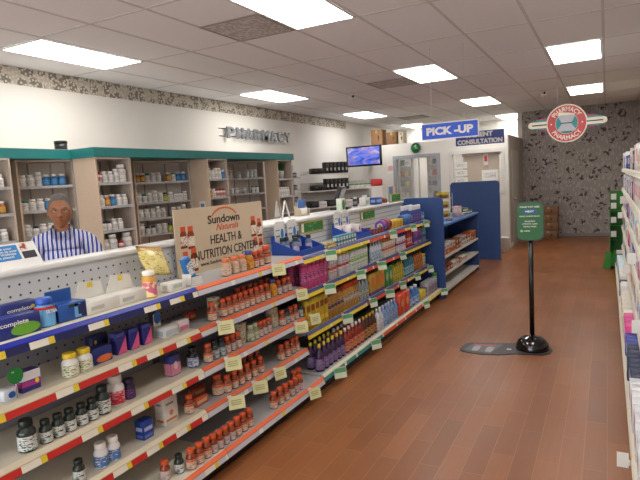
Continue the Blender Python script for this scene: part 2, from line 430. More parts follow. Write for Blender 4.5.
# ------------------------------------------------------------------ the display racks
def rack(name, label, y0, y1, levels, deck, xb, xf, xdeck, nose, strip, segs, back_hi, back_lo, sgn=1, top=1.271, zsplit=1.0, shelfm=None):
    """a run of shelves; sgn 1 faces +x. levels: shelf heights; segs(y0,y1,k) cuts the price strip into coloured runs"""
    t = thing(name, label, 'display rack', ((xb+xf)/2, (y0+y1)/2, 0), 0)
    s = sgn; sm = shelfm or M_shelfm
    def bx(g, xa, xc, *r): g.box(min(xa, xc), max(xa, xc), *r)
    g = MB(); bx(g, xb, xdeck-s*.05, y0, y1, 0, deck-.02); g.build('base', M_blk, t)
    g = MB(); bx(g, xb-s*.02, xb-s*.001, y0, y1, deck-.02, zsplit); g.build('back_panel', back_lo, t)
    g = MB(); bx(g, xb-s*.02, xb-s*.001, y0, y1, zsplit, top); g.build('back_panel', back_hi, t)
    for yy in (y0+.012, y1-.012):
        g = MB(); bx(g, xb, xb+s*.012, yy-.012, yy+.012, deck, top-.02); g.build('upright', plain('#6d6e72', .4, .6), t)
    for k, z in enumerate(list(levels)+[deck]):
        f = xdeck if k == len(levels) else xf
        g = MB(); bx(g, xb+s*.013, f-s*.0262, y0+.002, y1-.002, z-.018, z)
        sh = g.build('shelf', sm, t)
        if k < len(levels):      # brackets under the shelf ends
            for yy in (y0+.003, y1-.006):
                g = MB()
                pts = [(xb+s*.013, z-.018), (f-s*.06, z-.018), (f-s*.06, z-.03), (xb+s*.013, z-.085)]
                g.prism([(p[0], p[1]) for p in pts], (0, yy, 0), X, Z, Y, .003)
                g.build('bracket', plain('#bfbfbf', .4, .3), sh)
        ncol, scol, sets = nose(k), strip(k), segs(k)
        nm = MB(); nm.prism([(f-s*.026, z-.017), (f-s*.026, z), (f-s*.022, z+.002), (f-s*.004, z-.015), (f-s*.004, z-.020)], (0, y0+.002, 0), X, Z, Y, y1-y0-.004)
        nm.build('nose_rail', ncol, sh)
        st = MB()
        for ya, yb, mi in sets:
            st.mat(mi).prism([(f-s*.006, z-.0205), (f-s*.004, z-.0205), (f+s*.003, z-.049), (f+s*.001, z-.049)], (0, ya, 0), X, Z, Y, yb-ya)
        st.build('price_strip', scol, sh)
    return t
def segs_a(y0, y1):
    def f(k):
        rnd = random.Random(k*7+3); out = []; y = y0+.002
        while y < y1-.01:
            for w_, mi in ((rnd.choice((.07, .10, .17, .22)), 0), (.085, 1), (.028, 2)):
                e = min(y+w_, y1-.002)
                if e-y > .003: out.append((y, e-.0005, mi))
                y = e
        return out
    return f
def segs_b(y0, y1, brk=None, dark=None):
    def f(k):
        rnd = random.Random(k*5+1); out = []; y = y0+.002
        while y < y1-.01:
            for w_, mi in ((rnd.uniform(.28, .5), 0), (.04, 1), (rnd.uniform(.1, .3), 0), (.03, 2)):
                e = min(y+w_, y1-.002); q = mi
                if mi == 0 and brk and brk < y < (dark or 99): q = 3
                if dark and y > dark and k > 0 and mi == 0: q = 4
                if e-y > .003: out.append((y, e-.0005, q))
                y = e
        return out
    return f
Y0, Y1, Y2, Y3 = 1.02, 2.36, 3.58, 6.98
XB, XF, XD = -2.42, -2.045, -1.92
LV1, DK = (1.065, .825, .59, .345), .125
LV3, DK3 = (1.05, .78, .455), .14
M_red = plain('#c8281f', .5); M_tag = plain('#e8e4d4', .6); M_tagy = plain('#e3c934', .6)
M_bluer = plain('#1b2a9a', .3); M_orange = plain('#e0632a', .45); M_yel = plain('#ead13a', .5)
rack('display_rack', 'rack with cream shelf rails, red price strips and a blue top rail', Y0, Y1, LV1, DK, XB, XF, XD,
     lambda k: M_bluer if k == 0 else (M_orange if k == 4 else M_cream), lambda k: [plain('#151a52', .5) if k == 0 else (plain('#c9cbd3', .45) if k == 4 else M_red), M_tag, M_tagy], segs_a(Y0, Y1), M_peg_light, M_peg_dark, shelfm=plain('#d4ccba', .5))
rack('display_rack', 'rack with orange shelf rails full of vitamin bottles under the cream sign', Y1, Y2, LV1, DK, XB, XF, XD,
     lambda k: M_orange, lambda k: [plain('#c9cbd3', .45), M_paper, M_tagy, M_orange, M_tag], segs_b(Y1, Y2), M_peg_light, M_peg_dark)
rack('display_rack', 'long rack with blue rails and yellow price strips ending at the blue panel', Y2, Y3, LV3, DK3, XB, XF, XD,
     lambda k: plain('#d9d2b8', .45) if k == 3 else plain('#232c78', .4), lambda k: [M_yel if k < 3 else plain('#2f8f8a', .5), M_tag, M_tag, plain('#e2542c', .5), M_yel], segs_b(Y2, Y3, 4.75, 5.9),
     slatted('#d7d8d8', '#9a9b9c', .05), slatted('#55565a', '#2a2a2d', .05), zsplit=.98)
# end panel of the run, blue with rounded top corners
g = MB().prism([(-.27, 0), (.27, 0)] + [(a, z) for a, z in [(.27, 1.27), (.262, 1.30), (.24, 1.322), (.21, 1.33), (-.21, 1.33), (-.24, 1.322), (-.262, 1.30), (-.27, 1.27)]], (-2.145, Y3+.003, 0), X, Z, Y, .028)
tag(recentre(g.build('end_panel', plain('#2a4d8c', .5)), (-2.145, Y3, 0)), 'blue rounded end panel closing the yellow-railed rack', 'panel')

# pharmacy service counter behind the racks
t = thing('service_counter', 'long white service counter running behind the display racks', 'counter', (-2.55, 4, 0))
MB().box(-2.50, -2.442, Y0, 3.6, 0, 1.25).box(-2.70, -2.442, 3.6, Y3, 0, 1.25).build('body', M_white, t)
MB().rbox(-2.525, -2.395, Y0-.01, 3.6, 1.272, 1.302, .008).rbox(-2.72, -2.395, 3.6, Y3, 1.272, 1.302, .008).build('countertop', plain('#dfdfdd', .35), t)
MB().box(-2.49, -2.442, Y0, Y3, 1.25, 1.2715).build('top_rail', M_whitem, t)
CT = 1.302

# ------------------------------------------------------------------ goods
PROTO = {}
def bottle(key, r, h, body, cap, lab, name='vitamin_bottle', capf=.22, neck=.72, cat='bottle', round_=True, capr=None, band=None, n=14, lz=(.08, .66)):
    def mk(label):
        hc = h*capf; hb = h-hc; cr = capr or r*neck
        root = MB().lathe([(r*.86, 0), (r, r*.12), (r, hb*.74), (r*.93, hb*.84), (cr*.88, hb*.95), (cr*.86, hb)], n).build(name, body)
        tag(root, label, cat)
        pr = [(cr, hb+.0005), (cr*1.02, hb+hc*.1), (cr*1.0, h-hc*.12), (cr*.9, h)]
        MB().lathe(pr, n).build('cap', cap, root, False)
        if lab:
            g = MB().lathe([(r+.0006, hb*lz[0]), (r+.0006, hb*lz[1])], n, cap=False)
            if band: g.mat(1).lathe([(r+.001, hb*(lz[1]-.14)), (r+.001, hb*(lz[1]-.02))], n, cap=False)
            g.build('label', [lab, band] if band else lab, root, False)
        return root
    return mk, r, r
def carton(key, dx, dy, h, base, art=(), name='medicine_carton', cat='carton'):
    """box of goods: art = coloured shapes on its front and near side: (kind, y0, y1, z0, z1, material)"""
    def mk(label):
        root = MB().rbox(-dx/2, dx/2, -dy/2, dy/2, 0, h, .0018, 1).build(name, base); tag(root, label, cat)
        for kind, a0, a1, c0, c1, m in art:
            g = MB()
            y0, y1, z0, z1 = (a0-.5)*dy, (a1-.5)*dy, c0*h, c1*h
            if kind == 'r':
                g.prism([(y0, z0), (y1, z0), (y1, z1), (y0, z1)], (dx/2+.0002, 0, 0), Y, Z, X, .0006)
                x0, x1 = (a0-.5)*dx*.9, (a1-.5)*dx*.9
                sd = MB(); sd.prism([(x0, z0), (x1, z0), (x1, z1), (x0, z1)], (0, -dy/2-.0002, 0), X, Z, -Y, .0006)
                sd.build('side_print', m, root, False)
            elif kind == 'e':
                pts = [((y0+y1)/2+(y1-y0)/2*math.cos(q*.314), (z0+z1)/2+(z1-z0)/2*math.sin(q*.314)) for q in range(20)]
                g.prism(pts, (dx/2+.0009, 0, 0), Y, Z, X, .0006)
            elif kind == 't':
                g.prism([(y0, z0), (y1, z0), (y1, z1)], (dx/2+.0009, 0, 0), Y, Z, X, .0006)
            g.build('front_print', m, root, False)
        return root
    return mk, dx/2, dy/2
def spray(key, r, h, body, cap, lab=None, name='spray_can', n=14, dome=True, lab2=None, lz=(.2, .6), cat='spray can'):
    def mk(label):
        root = MB().lathe([(r*.94, 0), (r, .004), (r, h*.78), (r*.9, h*.8)], n).build(name, body); tag(root, label, cat)
        MB().lathe([(r*.9, h*.8+.0005), (r*.86, h*.9), (r*.7, h*.97), (r*.35, h)] if dome else [(r*.96, h*.8+.0005), (r*.96, h*.98), (r*.85, h)], n).build('cap', cap, root, False)
        if lab: MB().lathe([(r+.0006, h*lz[0]), (r+.0006, h*lz[1])], n, cap=False).build('label', lab, root, False)
        if lab2: MB().lathe([(r+.0010, h*.36), (r+.0010, h*.46)], n, cap=False).build('stripe', lab2, root, False)
        return root
    return mk, r, r
def flat_bottle(key, dx, dy, h, body, cap, lab, name='cleaner_bottle', neck=.32, capf=.14, cat='bottle', trig=False):
    """household bottle with an oval body, shoulders, neck and cap"""
    def mk(label):
        hb = h*(1-capf); prof = [(.92, 0), (1, .03), (1, .58), (.9, .72), (.62, .84), (neck*1.1, .93), (neck, 1)]
        root = MB().lathe([(p*.5, q*hb) for p, q in prof], 16, sx=dx, sy=dy).build(name, body); tag(root, label, cat)
        r = neck*.56*min(dx, dy)
        g = MB().lathe([(r, hb+.0005), (r*1.05, hb+.004), (r*.95, h)], 12)
        if trig: g.box(-.01, .035, -.008, .008, h-.018, h-.002).tube([(.022, 0, h-.016), (.03, 0, h-.05)], .004, 6)
        g.build('cap', cap, root, False)
        MB().lathe([(.503, hb*.1), (.503, hb*.55)], 16, sx=dx, sy=dy, cap=False).build('label', lab, root, False)
        return root
    return mk, dx/2, dy/2
def jar(key, r, h, body, cap, lab=None, name='medicine_jar', n=10, capf=.2, white=True):
    """a small stock bottle seen from far off: body, label band and cap in one mesh"""
    def mk(label):
        g = MB().lathe([(r*.95, 0), (r, h*.03), (r, h*.66), (r*.72, h*.78)], n)
        g.mat(1).lathe([(r*.78, h*(1-capf)), (r*.78, h*.985), (r*.7, h)], n)
        g.mat(2).lathe([(r*1.012, h*.16), (r*1.012, h*.55)], n, cap=False)
        o = g.build(name, [body, cap, lab or body]); return tag(o, label, 'bottle')
    return mk, r, r
COUNT = {}
def put(key, kind, loc, label, rz=0.0, group=None, sc=(1, 1, 1)):
    """first use builds the thing at its place; later uses copy it"""
    mk = kind[0]
    if key not in PROTO:
        o = mk(label); PROTO[key] = o; o.location = loc; o.rotation_euler = (0, 0, rz); o.scale = sc
        if group: o['group'] = group
        return o
    return dup(PROTO[key], loc, rz, label, group, sc)
K = {}
def kd(key, fn, *a, **kw): K[key] = fn(key, *a, **kw)
RACK = {1: 'cream-railed rack', 2: 'orange-railed rack', 3: 'yellow-railed rack'}
LVN = ['top shelf', 'second shelf', 'third shelf', 'fourth shelf', 'bottom deck']
def goods(rk, lv, key, us, what, x=-2.13, row='', group=None, jit=.0, rz=0.0, spread=None, ydirect=None, zoff=0.0):
    """goods standing on shelf lv of rack rk at the depths seen in columns us"""
    lvls = (LV1+(DK,)) if rk < 3 else (LV3+(DK3,))
    z = lvls[lv]+.0006+zoff
    if x == -2.13: x = -2.079-K[key][1]
    lvn = LVN[4] if lv == len(lvls)-1 else LVN[lv]
    ys = ydirect if ydirect else [yat(u, x, z+.05) for u in us]
    half = K[key][2]
    ys = sorted(ys)
    for i in range(1, len(ys)):
        if ys[i]-ys[i-1] < 2*half+.0015: ys[i] = ys[i-1]+2*half+.0015
    ck = (rk, lv, what, row)
    for y in ys:
        COUNT[ck] = COUNT.get(ck, 0)+1
    n0 = COUNT[ck]-len(ys)
    for i, y in enumerate(ys):
        pre = '' if len(ys) == 1 and n0 == 0 else nth(n0+i+1)+' '
        tail = ' from near end' if pre else ''
        rw = (', '+row) if row else ''
        lab = '%s%s%s%s, %s, %s' % (pre, what, tail, rw, lvn, RACK[rk])
        put(key, K[key], (x+random.uniform(-jit, jit), y, z), lab, rz+random.uniform(-.1, .1) if jit else rz, group or '%s on the %s of the %s' % (what+'s', lvn, RACK[rk]) if pre else None)
    return ys
def lsp(a, b, n): return [a+(b-a)*i/(n-1) for i in range(n)]

M_amber = plain('#8a3a18', .25, coat=.4); M_ocap = plain('#d3562a', .4); M_vlab = printed('#d2bba4', '#a98470'); M_vlab2 = printed('#c4b2ac', '#9a8480')
M_dgreen = plain('#1d2a24', .3, coat=.3); M_glab = printed('#c9cdc8', '#3c4a44'); M_wcap = plain('#eceae6', .4)
kd('vit', bottle, .0275, .112, M_amber, M_ocap, M_vlab, band=M_ocap)
kd('vit2', bottle, .027, .104, M_amber, M_ocap, M_vlab2)
kd('vitbig', bottle, .036, .13, M_amber, M_ocap, M_vlab, band=M_ocap)
kd('vityel', bottle, .031, .125, plain('#c9861d', .3), plain('#3a4a8a', .4), printed('#d8a02c', '#a03c18'))
kd('vitclr', bottle, .033, .11, plain('#c7a184', .35), plain('#df7a45', .4), M_vlab)
kd('grn', bottle, .0265, .10, M_dgreen, plain('#16211c', .35), M_glab)
kd('grnbig', bottle, .037, .132, M_dgreen, plain('#16211c', .35), M_glab)
kd('blackb', bottle, .033, .118, plain('#15171c', .3), plain('#111215', .35), printed('#b9c0d2', '#2a3c70'))
kd('greyb', bottle, .028, .112, plain('#2a3538', .3), plain('#14181a', .35), printed('#a9b4b4', '#4a5a60'))
kd('yelcap', bottle, .036, .105, plain('#e6e4de', .4), plain('#e2c222', .4), printed('#dcd9c4', '#7a8a4a'), neck=.8)
kd('whtred', bottle, .041, .145, plain('#e9e7e4', .4), M_wcap, printed('#e0a6ae', '#b8283c', thr=.46), neck=.78)
kd('whtblu', bottle, .033, .118, plain('#e4e4e4', .4), M_wcap, printed('#4a78b4', '#d8d8e0', thr=.56), neck=.78)
kd('purp', bottle, .032, .10, plain('#2a1838', .3), plain('#33204a', .35), printed('#4a2a58', '#7a4a88'), neck=.85)
kd('gummy', bottle, .037, .142, plain('#d9a23c', .3), M_wcap, printed('#d66a8a', '#f0dca0', thr=.5, sx=35, sz=35), neck=.85, capf=.17, lz=(.06, .74))
kd('antacid', bottle, .040, .125, plain('#5f9fd4', .4), plain('#2350b0', .4), plain('#6fb0e2', .4), name='antacid_bottle', neck=.82, capf=.22, band=M_red, lz=(.05, .93))

# --- cream-railed rack: top shelf
R = RACK[1]
kd('compl', carton, .075, .19, .085, plain('#1b2a78', .4), (('e', .3, .98, -.25+.27, .62, plain('#6aa832', .5)),), name='dressing_carton')
o = put('compl', K['compl'], (-2.15, yat(20, -2.11, 1.1), 1.0656), 'dark blue carton with a green oval at the front of the top shelf, cream-railed rack')
lettering('complete', .12, .024, (.0385, -.02, .056), Y, Z, X, M_paper, o, world=False)
y_ = yat(12, -2.25, 1.1)
kd('compl2', carton, .06, .17, .115, plain('#18256a', .4), (('e', .8, .92, .7, .84, M_yel),), name='dressing_carton')
o = put('compl2', K['compl2'], (-2.25, y_+.02, 1.0656), 'taller dark blue carton behind the green-oval one, top shelf of the cream-railed rack')
lettering('complete', .11, .022, (.031, 0, .085), Y, Z, X, M_paper, o, world=False)
o = put('antacid', K['antacid'], (-2.16, yat(45, -2.16, 1.12), 1.0656), 'light blue tablet bottle with red shoulder and blue cap beside the green-oval carton', rz=0)
lettering('ULTRA', .05, .015, (.0415, .004, .068), Y, Z, X, M_paper, o, world=False)
M_b1 = plain('#1f4f9c', .4)
kd('one', carton, .085, .145, .078, M_b1, (('r', .55, .78, .1, .9, plain('#6aa7d8', .4)), ('r', .8, .98, .1, .9, M_navy), ('r', .35, .7, .74, .92, plain('#1f3a2c', .4))), name='patch_carton')
o = put('one', K['one'], (-2.17, yat(70, -2.15, 1.1), 1.0656), 'blue patch carton with a raised header card, top shelf of the cream-railed rack')
g = MB().box(-.0425, -.040, -.0725, .06, .0785, .135); g.build('header_card', [plain('#245aa8', .45)], o, False)
lettering('1', .018, .045, (.0435, .035, .042), Y, Z, X, M_navy, o, world=False)
kd('wdisp', carton, .10, .19, .06, plain('#dfddd6', .45), (('r', .1, .5, .3, .6, plain('#bdbcb4', .5)),), name='tablet_tray')
for uu, txt in ((100, 'lower white carton tray with a raised back card beside the blue patch carton'), (130, 'white carton tray with a raised back card below the gold pouch')):
    o = put('wdisp', K['wdisp'], (-2.17, yat(uu, -2.15, 1.1), 1.0656), txt)
for o in [x for x in COL.objects if x.name.startswith('tablet_tray')]:
    g = MB().prism([(-.09, 0), (.09, 0), (.07, .075), (-.05, .085)], (-.049, 0, .0605), Y, Z, X, .003); g.build('back_card', plain('#e2e0d8', .5), o, False)
    MB().prism([(-.01, .05), (.02, .05), (.02, .075), (-.01, .075)], (-.0455, 0, .0605), Y, Z, X, .0006).build('spot', M_yel, o, False)
# gold pouch leaning on the pegboard
t = thing('snack_pouch', 'gold foil pouch leaning against the light pegboard, top shelf', 'pouch', (-2.33, yat(148, -2.33, 1.12), 1.0662), 0)
M = Matrix.Rotation(math.radians(-17), 4, 'Y') @ Matrix.Rotation(math.radians(-5), 4, 'X')
b = MB(); P = {}
for i in range(9):
    for j in range(11):
        a, c = i/8, j/10
        bul = .025*math.sin(math.pi*a)*math.sin(math.pi*c)
        for s in (1, -1): P[i, j, s] = b.bm.verts.new(M @ Vector((s*(bul+.0006)+.045, (a-.5)*.19*(1-.05*math.sin(c*9)), .018+c*.195)))
for i in range(8):
    for j in range(10):
        for s in (1, -1): b.cur = 1 if j >= 8 else 0; b.face([P[i, j, s], P[i+1, j, s], P[i+1, j+1, s], P[i, j+1, s]], True)
bmesh.ops.remove_doubles(b.bm, verts=b.bm.verts[:], dist=.0014)
b.build('pouch_body', [printed('#d8c87a', '#a8924a', .35), plain('#b98a3a', .35)], t, False)
MB().prism([(-.06, .05), (.06, .05), (.06, .11), (-.06, .11)], (0, 0, 0), Y, Z, X, .001).build('label', printed('#e2d9a8', '#8a7a48'), t, False)
t.children[-1].data.transform(M @ Matrix.Translation((.0745, 0, .02)))
put('gummy', K['gummy'], (-2.13, yat(149.5, -2.13, 1.12), 1.0656), 'clear bottle of pink and yellow gummies with a white cap before the gold pouch')
kd('wcart', carton, .07, .13, .05, plain('#e6e5e0', .45), (('r', .2, .75, .3, .75, plain('#b9c7b4', .5)),), name='medicine_carton')
put('wcart', K['wcart'], (-2.14, yat(176, -2.12, 1.09), 1.0656), 'low white carton between the gummies bottle and the blue tilted packet')
t = thing('toothpaste_display', 'white open dispenser tray holding a tilted blue packet, by the cream sign', 'dispenser', (-2.14, yat(195, -2.12, 1.1), 1.0656), 0)
MB().prism([(-.05, 0), (.05, 0), (.05, .055), (-.05, .10)], (-.035, 0, 0), Y, Z, X, .002).prism([(-.05, 0), (.05, 0), (.05, .05), (-.05, .05)], (.033, 0, 0), Y, Z, X, .002).box(-.035, .035, -.05, -.048, 0, .07).box(-.035, .035, .048, .05, 0, .05).build('tray', M_paper, t, False)
t2 = thing('tooth_packet', 'blue and white packet tilted in the white dispenser tray', 'packet', (-2.14, yat(195, -2.12, 1.1), 1.068), 0)
M = Matrix.Translation((0, .0, .012)) @ Matrix.Rotation(math.radians(20), 4, 'X')
MB().rbox(-.02, .02, -.025, .025, 0, .16, .004, 2, M=M).build('packet_body', plain('#2a6fb4', .4), t2, False)
MB().box(.0203, .021, -.024, .024, .05, .13, M=M).build('label', printed('#dfe6ea', '#4a6a8a'), t2, False)
# brochure holder on the counter
t = thing('brochure_holder', 'white brochure holder with a blue panel standing on the counter by the man', 'brochure holder', (-2.49, 1.66, CT), 0)
yb0, yb1 = -.42, .045
MB().prism([(0, 0), (.095, 0), (.03, .11), (.02, .11)], (-.03, yb0, 0), X, Z, Y, yb1-yb0).build('stand', plain('#ecebe7', .5), t, False)
nrm = Vector((.11, 0, .065)).normalized(); ey = Vector((-.065, 0, .11)).normalized()
def panel(nm, y0, y1, s0, s1, m, d=.0008):
    MB().prism([(y0, s0), (y1, s0), (y1, s1), (y0, s1)], Vector((.065, 0, 0))+nrm*.0004, Y, ey, nrm, d).build(nm, m, t, False)
panel('blue_poster', -.23, -.05, .042, .12, plain('#2f84c8', .5)); panel('dark_poster', -.038, .03, .042, .08, plain('#262630', .5)); panel('photo_print', -.038, .0, .086, .122, printed('#d8cfc8', '#a03c30', thr=.5, sx=40, sz=60))
lettering('Save with your\nprescription at your\nin-store Wellness\nRate it please!', .165, .06, Vector((.065, -.14, 0))+nrm*.0012+ey*.08, Y, ey, nrm, M_paper, t, world=False, bold=.006)

# --- cream-railed rack: the lower shelves
goods(1, 1, 'yelcap', (70, 84), 'white tablet bottle with yellow cap')
kd('purpw', carton, .055, .085, .085, plain('#3a2f88', .4), (('r', .0, 1, .55, 1, plain('#e2e0e4', .45)), ('r', 0, 1, .25, .5, plain('#b03a86', .45)), ('e', .7, .9, .3, .55, M_yel)), name='vitamin_carton')
put('purpw', K['purpw'], (-2.15, yat(30, -2.13, .87), .8256), 'purple and white carton beside the round green tag')
kd('clearb', carton, .06, .06, .045, plain('#c7ccd2', .3), (('e', .3, .8, .2, .8, M_b1),), name='pill_organiser', cat='pill organiser')
put('clearb', K['clearb'], (-2.13, yat(6.5, -2.13, .85), .8256), 'small clear box with a blue disc at the near end of the second shelf')
kd('swoosh', carton, .06, .115, .075, plain('#1c2f78', .4), (('e', .2, 1.0, .05, .5, plain('#e0703a', .45)),), name='vitamin_carton')
put('swoosh', K['swoosh'], (-2.15, yat(101, -2.13, .86), .8256), 'dark blue carton with an orange swoosh beside the yellow-capped bottles')
kd('navyc', carton, .05, .10, .10, M_navy, (('e', .15, .3, .6, .8, M_yel),), name='vitamin_carton')
put('navyc', K['navyc'], (-2.26, yat(97, -2.26, .87), .8256), 'plain navy carton standing behind the orange-swoosh carton')
kd('pinkc', carton, .05, .062, .108, plain('#272a7a', .4), (('t', .05, .98, .03, .8, plain('#d9588a', .45)), ('r', .0, .8, .82, .97, plain('#4454a8', .45))), name='vitamin_carton')
goods(1, 1, 'pinkc', (118, 131, 144), 'purple and pink carton', x=-2.16)
kd('wdisp2', carton, .08, .11, .055, plain('#dddcd8', .45), (('r', .1, .9, .2, .7, plain('#b8c0c8', .5)),), name='tablet_tray')
o = put('wdisp2', K['wdisp2'], (-2.15, yat(169, -2.13, .85), .8256), 'white tray with an upright card beside the purple and pink cartons')
MB().box(-.039, -.036, -.05, .0, .0555, .125).build('back_card', M_paper, o, False)
MB().prism([(-.025+.024*math.cos(q*.314), .105+.034*math.sin(q*.314)) for q in range(20)], (-.0355, 0, 0), Y, Z, X, .002).build('blue_oval', plain('#2a62b0', .45), o, False)
kd('pkbox', carton, .06, .085, .06, plain('#d9c9cc', .45), (('r', .1, .9, .1, .5, plain('#c86a8a', .45)),))
put('pkbox', K['pkbox'], (-2.15, yat(183, -2.13, .85), .8256), 'pale pink carton at the far end of the cream second shelf')
kd('redbox', carton, .05, .055, .05, plain('#a8342a', .4), (('r', .1, .9, .2, .6, plain('#d98a5a', .45)),))
put('redbox', K['redbox'], (-2.27, yat(190, -2.27, .85), .8256), 'small red carton behind the pale pink carton, second shelf')
# round tags on wire stalks
def disc_tag(y, z, x, m, label, zs, r=.033):
    t = thing('shelf_tag', label, 'shelf tag', (x, y, zs), 0)
    MB().lathe([(r, -.001), (r, .001)], 24, M=Matrix.Translation((0, 0, z-zs)) @ Matrix.Rotation(math.pi/2-.1, 4, 'Y')).build('disc', m, t, False)
    MB().tube([(-.003, 0, 0), (-.003, 0, z-zs-r*.3)], .0016, 6).build('stalk', M_chrome, t, False)
    MB().box(.004, .0052, -r*.55, -r*.2, z-zs+r*.45, z-zs+r*.62).build('emblem', plain('#9ad09a', .5), t, False)
disc_tag(yat(16, -2.09, .92), .92, -2.094, plain('#1f7a34', .45), 'round dark green tag on a wire above the second shelf', .826)
disc_tag(yat(162.5, -2.2, .95), .945, -2.2, plain('#2a56a8', .45), 'oval blue tag on a wire above the white tray', .881+.0006, .036) if False else None
goods(1, 2, 'grnbig', (27,), 'large dark green bottle')
goods(1, 2, 'grn', (45.5, 58, 69.5, 81.5, 92), 'small dark green bottle')
kd('grnt', bottle, .034, .135, M_dgreen, plain('#16211c', .35), M_glab)
goods(1, 2, 'grnt', (103,), 'tall dark green bottle')
goods(1, 2, 'whtred', (116,), 'white bottle with red label', x=-2.14)
goods(1, 2, 'purp', (128.5,), 'dark purple bottle', x=-2.14)
kd('pkblue', carton, .05, .075, .115, plain('#3a3f8c', .4), (('r', 0, 1, .05, .62, plain('#d88aa0', .45)), ('e', .3, .7, .3, .7, plain('#e6c9d2', .45))), name='vitamin_carton')
put('pkblue', K['pkblue'], (-2.16, yat(175, -2.14, .65), .5906), 'blue and pink carton alone on the third shelf of the cream-railed rack')
goods(1, 2, 'blackb', (192.5,), 'black bottle with pale blue label', x=-2.14)
goods(1, 3, 'grn', (79,), 'dark green bottle')
goods(1, 3, 'whtblu', (101, 113), 'white bottle with blue label')
kd('bluebx', carton, .06, .07, .10, plain('#1d3c98', .4), (('r', .1, .9, .45, .65, plain('#a9b8e0', .45)), ('r', .1, .9, .1, .25, plain('#5a78c0', .45))), name='vitamin_carton')
put('bluebx', K['bluebx'], (-2.14, yat(147, -2.12, .40), .3456), 'dark blue carton on the fourth shelf of the cream-railed rack')
kd('whorg', carton, .07, .105, .155, plain('#e0ddd6', .45), (('r', .1, .9, .12, .2, plain('#d9763a', .45)), ('e', .35, .65, .3, .5, plain('#d9885a', .45)), ('r', .15, .7, .7, .78, plain('#8a8a86', .5))), name='vitamin_carton')
put('whorg', K['whorg'], (-2.16, yat(169, -2.14, .42), .3456), 'tall white carton with orange marks, fourth shelf of the cream-railed rack')
goods(1, 3, 'vit', (189,), 'orange-capped bottle', x=-2.12)
kd('orgbox', carton, .05, .11, .05, plain('#c8502c', .4), (('r', .1, .9, .3, .7, plain('#e0b088', .45)),), name='vitamin_carton')
put('orgbox', K['orgbox'], (-2.15, yat(201.5, -2.13, .38), .3456), 'front orange carton lying at the far end of the cream fourth shelf')
put('orgbox', K['orgbox'], (-2.26, yat(197, -2.26, .38), .3456), 'orange carton lying behind the front orange carton, cream fourth shelf')
goods(1, 4, 'grn', (179,), 'dark green bottle', x=-2.02)
goods(1, 4, 'vit2', (165,), 'orange-capped bottle', x=-2.04)

# --- orange-railed rack
VB = 'orange-capped vitamin bottle'
goods(2, 0, 'vitclr', (226, 234, 241.5), 'pale orange-capped bottle', x=-2.12)
goods(2, 0, 'vityel', (249,), 'golden yellow bottle', x=-2.12)
goods(2, 0, 'vit', (254.5, 260), VB, x=-2.12); goods(2, 0, 'vitbig', (266,), 'large '+VB, x=-2.14)
goods(2, 1, 'vit', (212,), VB)
kd('creambx', carton, .055, .06, .125, printed('#dcd6c4', '#a89a80'), (('r', .1, .9, .7, .85, plain('#8a9a6a', .5)),), name='vitamin_carton')
put('creambx', K['creambx'], (-2.15, yat(216.5, -2.13, .88), .8256), 'tall cream carton on the second shelf among the vitamin bottles')
goods(2, 1, 'vit', (222.5, 228.5, 234.5, 240, 245, 250.5, 256, 261, 266.5), VB)
goods(2, 1, 'vityel', (272.5,), 'golden yellow bottle')
goods(2, 1, 'vit2', (278, 283.5, 288), 'slim '+VB)
goods(2, 1, 'vit', (237.5, 243, 249, 255, 261, 267, 276, 283), VB, x=-2.22, row='back row')
goods(2, 2, 'vit', (208,), VB); goods(2, 2, 'greyb', (214.5, 221), 'grey bottle with black cap')
goods(2, 2, 'vit2', (226.5, 231.5, 236.5), 'slim '+VB)
kd('tallcr', carton, .05, .07, .13, printed('#d8cfb8', '#9a8a70'), (('r', .1, .9, .1, .3, plain('#b8a888', .5)),), name='vitamin_carton')
put('tallcr', K['tallcr'], (-2.15, yat(243, -2.13, .65), .5906), 'tall cream carton nearest the cream rail, third shelf of the orange-railed rack')
kd('grnjar', bottle, .026, .108, plain('#8a9070', .35), plain('#b8bfa0', .4), printed('#c0c4a8', '#6a7a4a'))
goods(2, 2, 'grnjar', (250.5, 254.8), 'pale green bottle')
goods(2, 2, 'vit2', (259.5, 264, 268.5), 'short '+VB)
kd('tallcr2', carton, .06, .075, .14, printed('#d2cab4', '#9a8a70'), (('r', .1, .9, .55, .75, plain('#b0a080', .5)),), name='vitamin_carton')
put('tallcr2', K['tallcr2'], (-2.15, yat(274.5, -2.13, .65), .5906), 'tall cream carton farther along, third shelf of the orange-railed rack')
goods(2, 2, 'vit', (282,), VB); goods(2, 2, 'greyb', (286,), 'far grey bottle with black cap')
goods(2, 2, 'vit', (290.4, 295), 'far '+VB); goods(2, 2, 'greyb', (299.5,), 'last grey bottle with black cap')
goods(2, 3, 'vitbig', (217.5,), 'large '+VB, x=-2.14); goods(2, 3, 'vit', (227, 234, 240.5, 247, 253.5, 260), VB)
goods(2, 3, 'vit', (243, 250, 256.5), VB, x=-2.22, row='back row')
goods(2, 3, 'vit', (281, 287, 292, 296), 'far '+VB)
goods(2, 4, 'vit', (191, 199, 206.5), VB, x=-1.985); goods(2, 4, 'vit2', (213, 219, 225, 231), 'slim '+VB, x=-1.985)
goods(2, 4, 'vit', (237, 243, 249), 'middle '+VB, x=-1.985)
goods(2, 4, 'vit', (273.5, 280, 285.5), 'far '+VB, x=-1.985); goods(2, 4, 'vit2', (291, 295.5, 299.5), 'far slim '+VB, x=-1.985)
goods(2, 4, 'vit', (294, 298.5), VB, x=-2.06, row='back row')
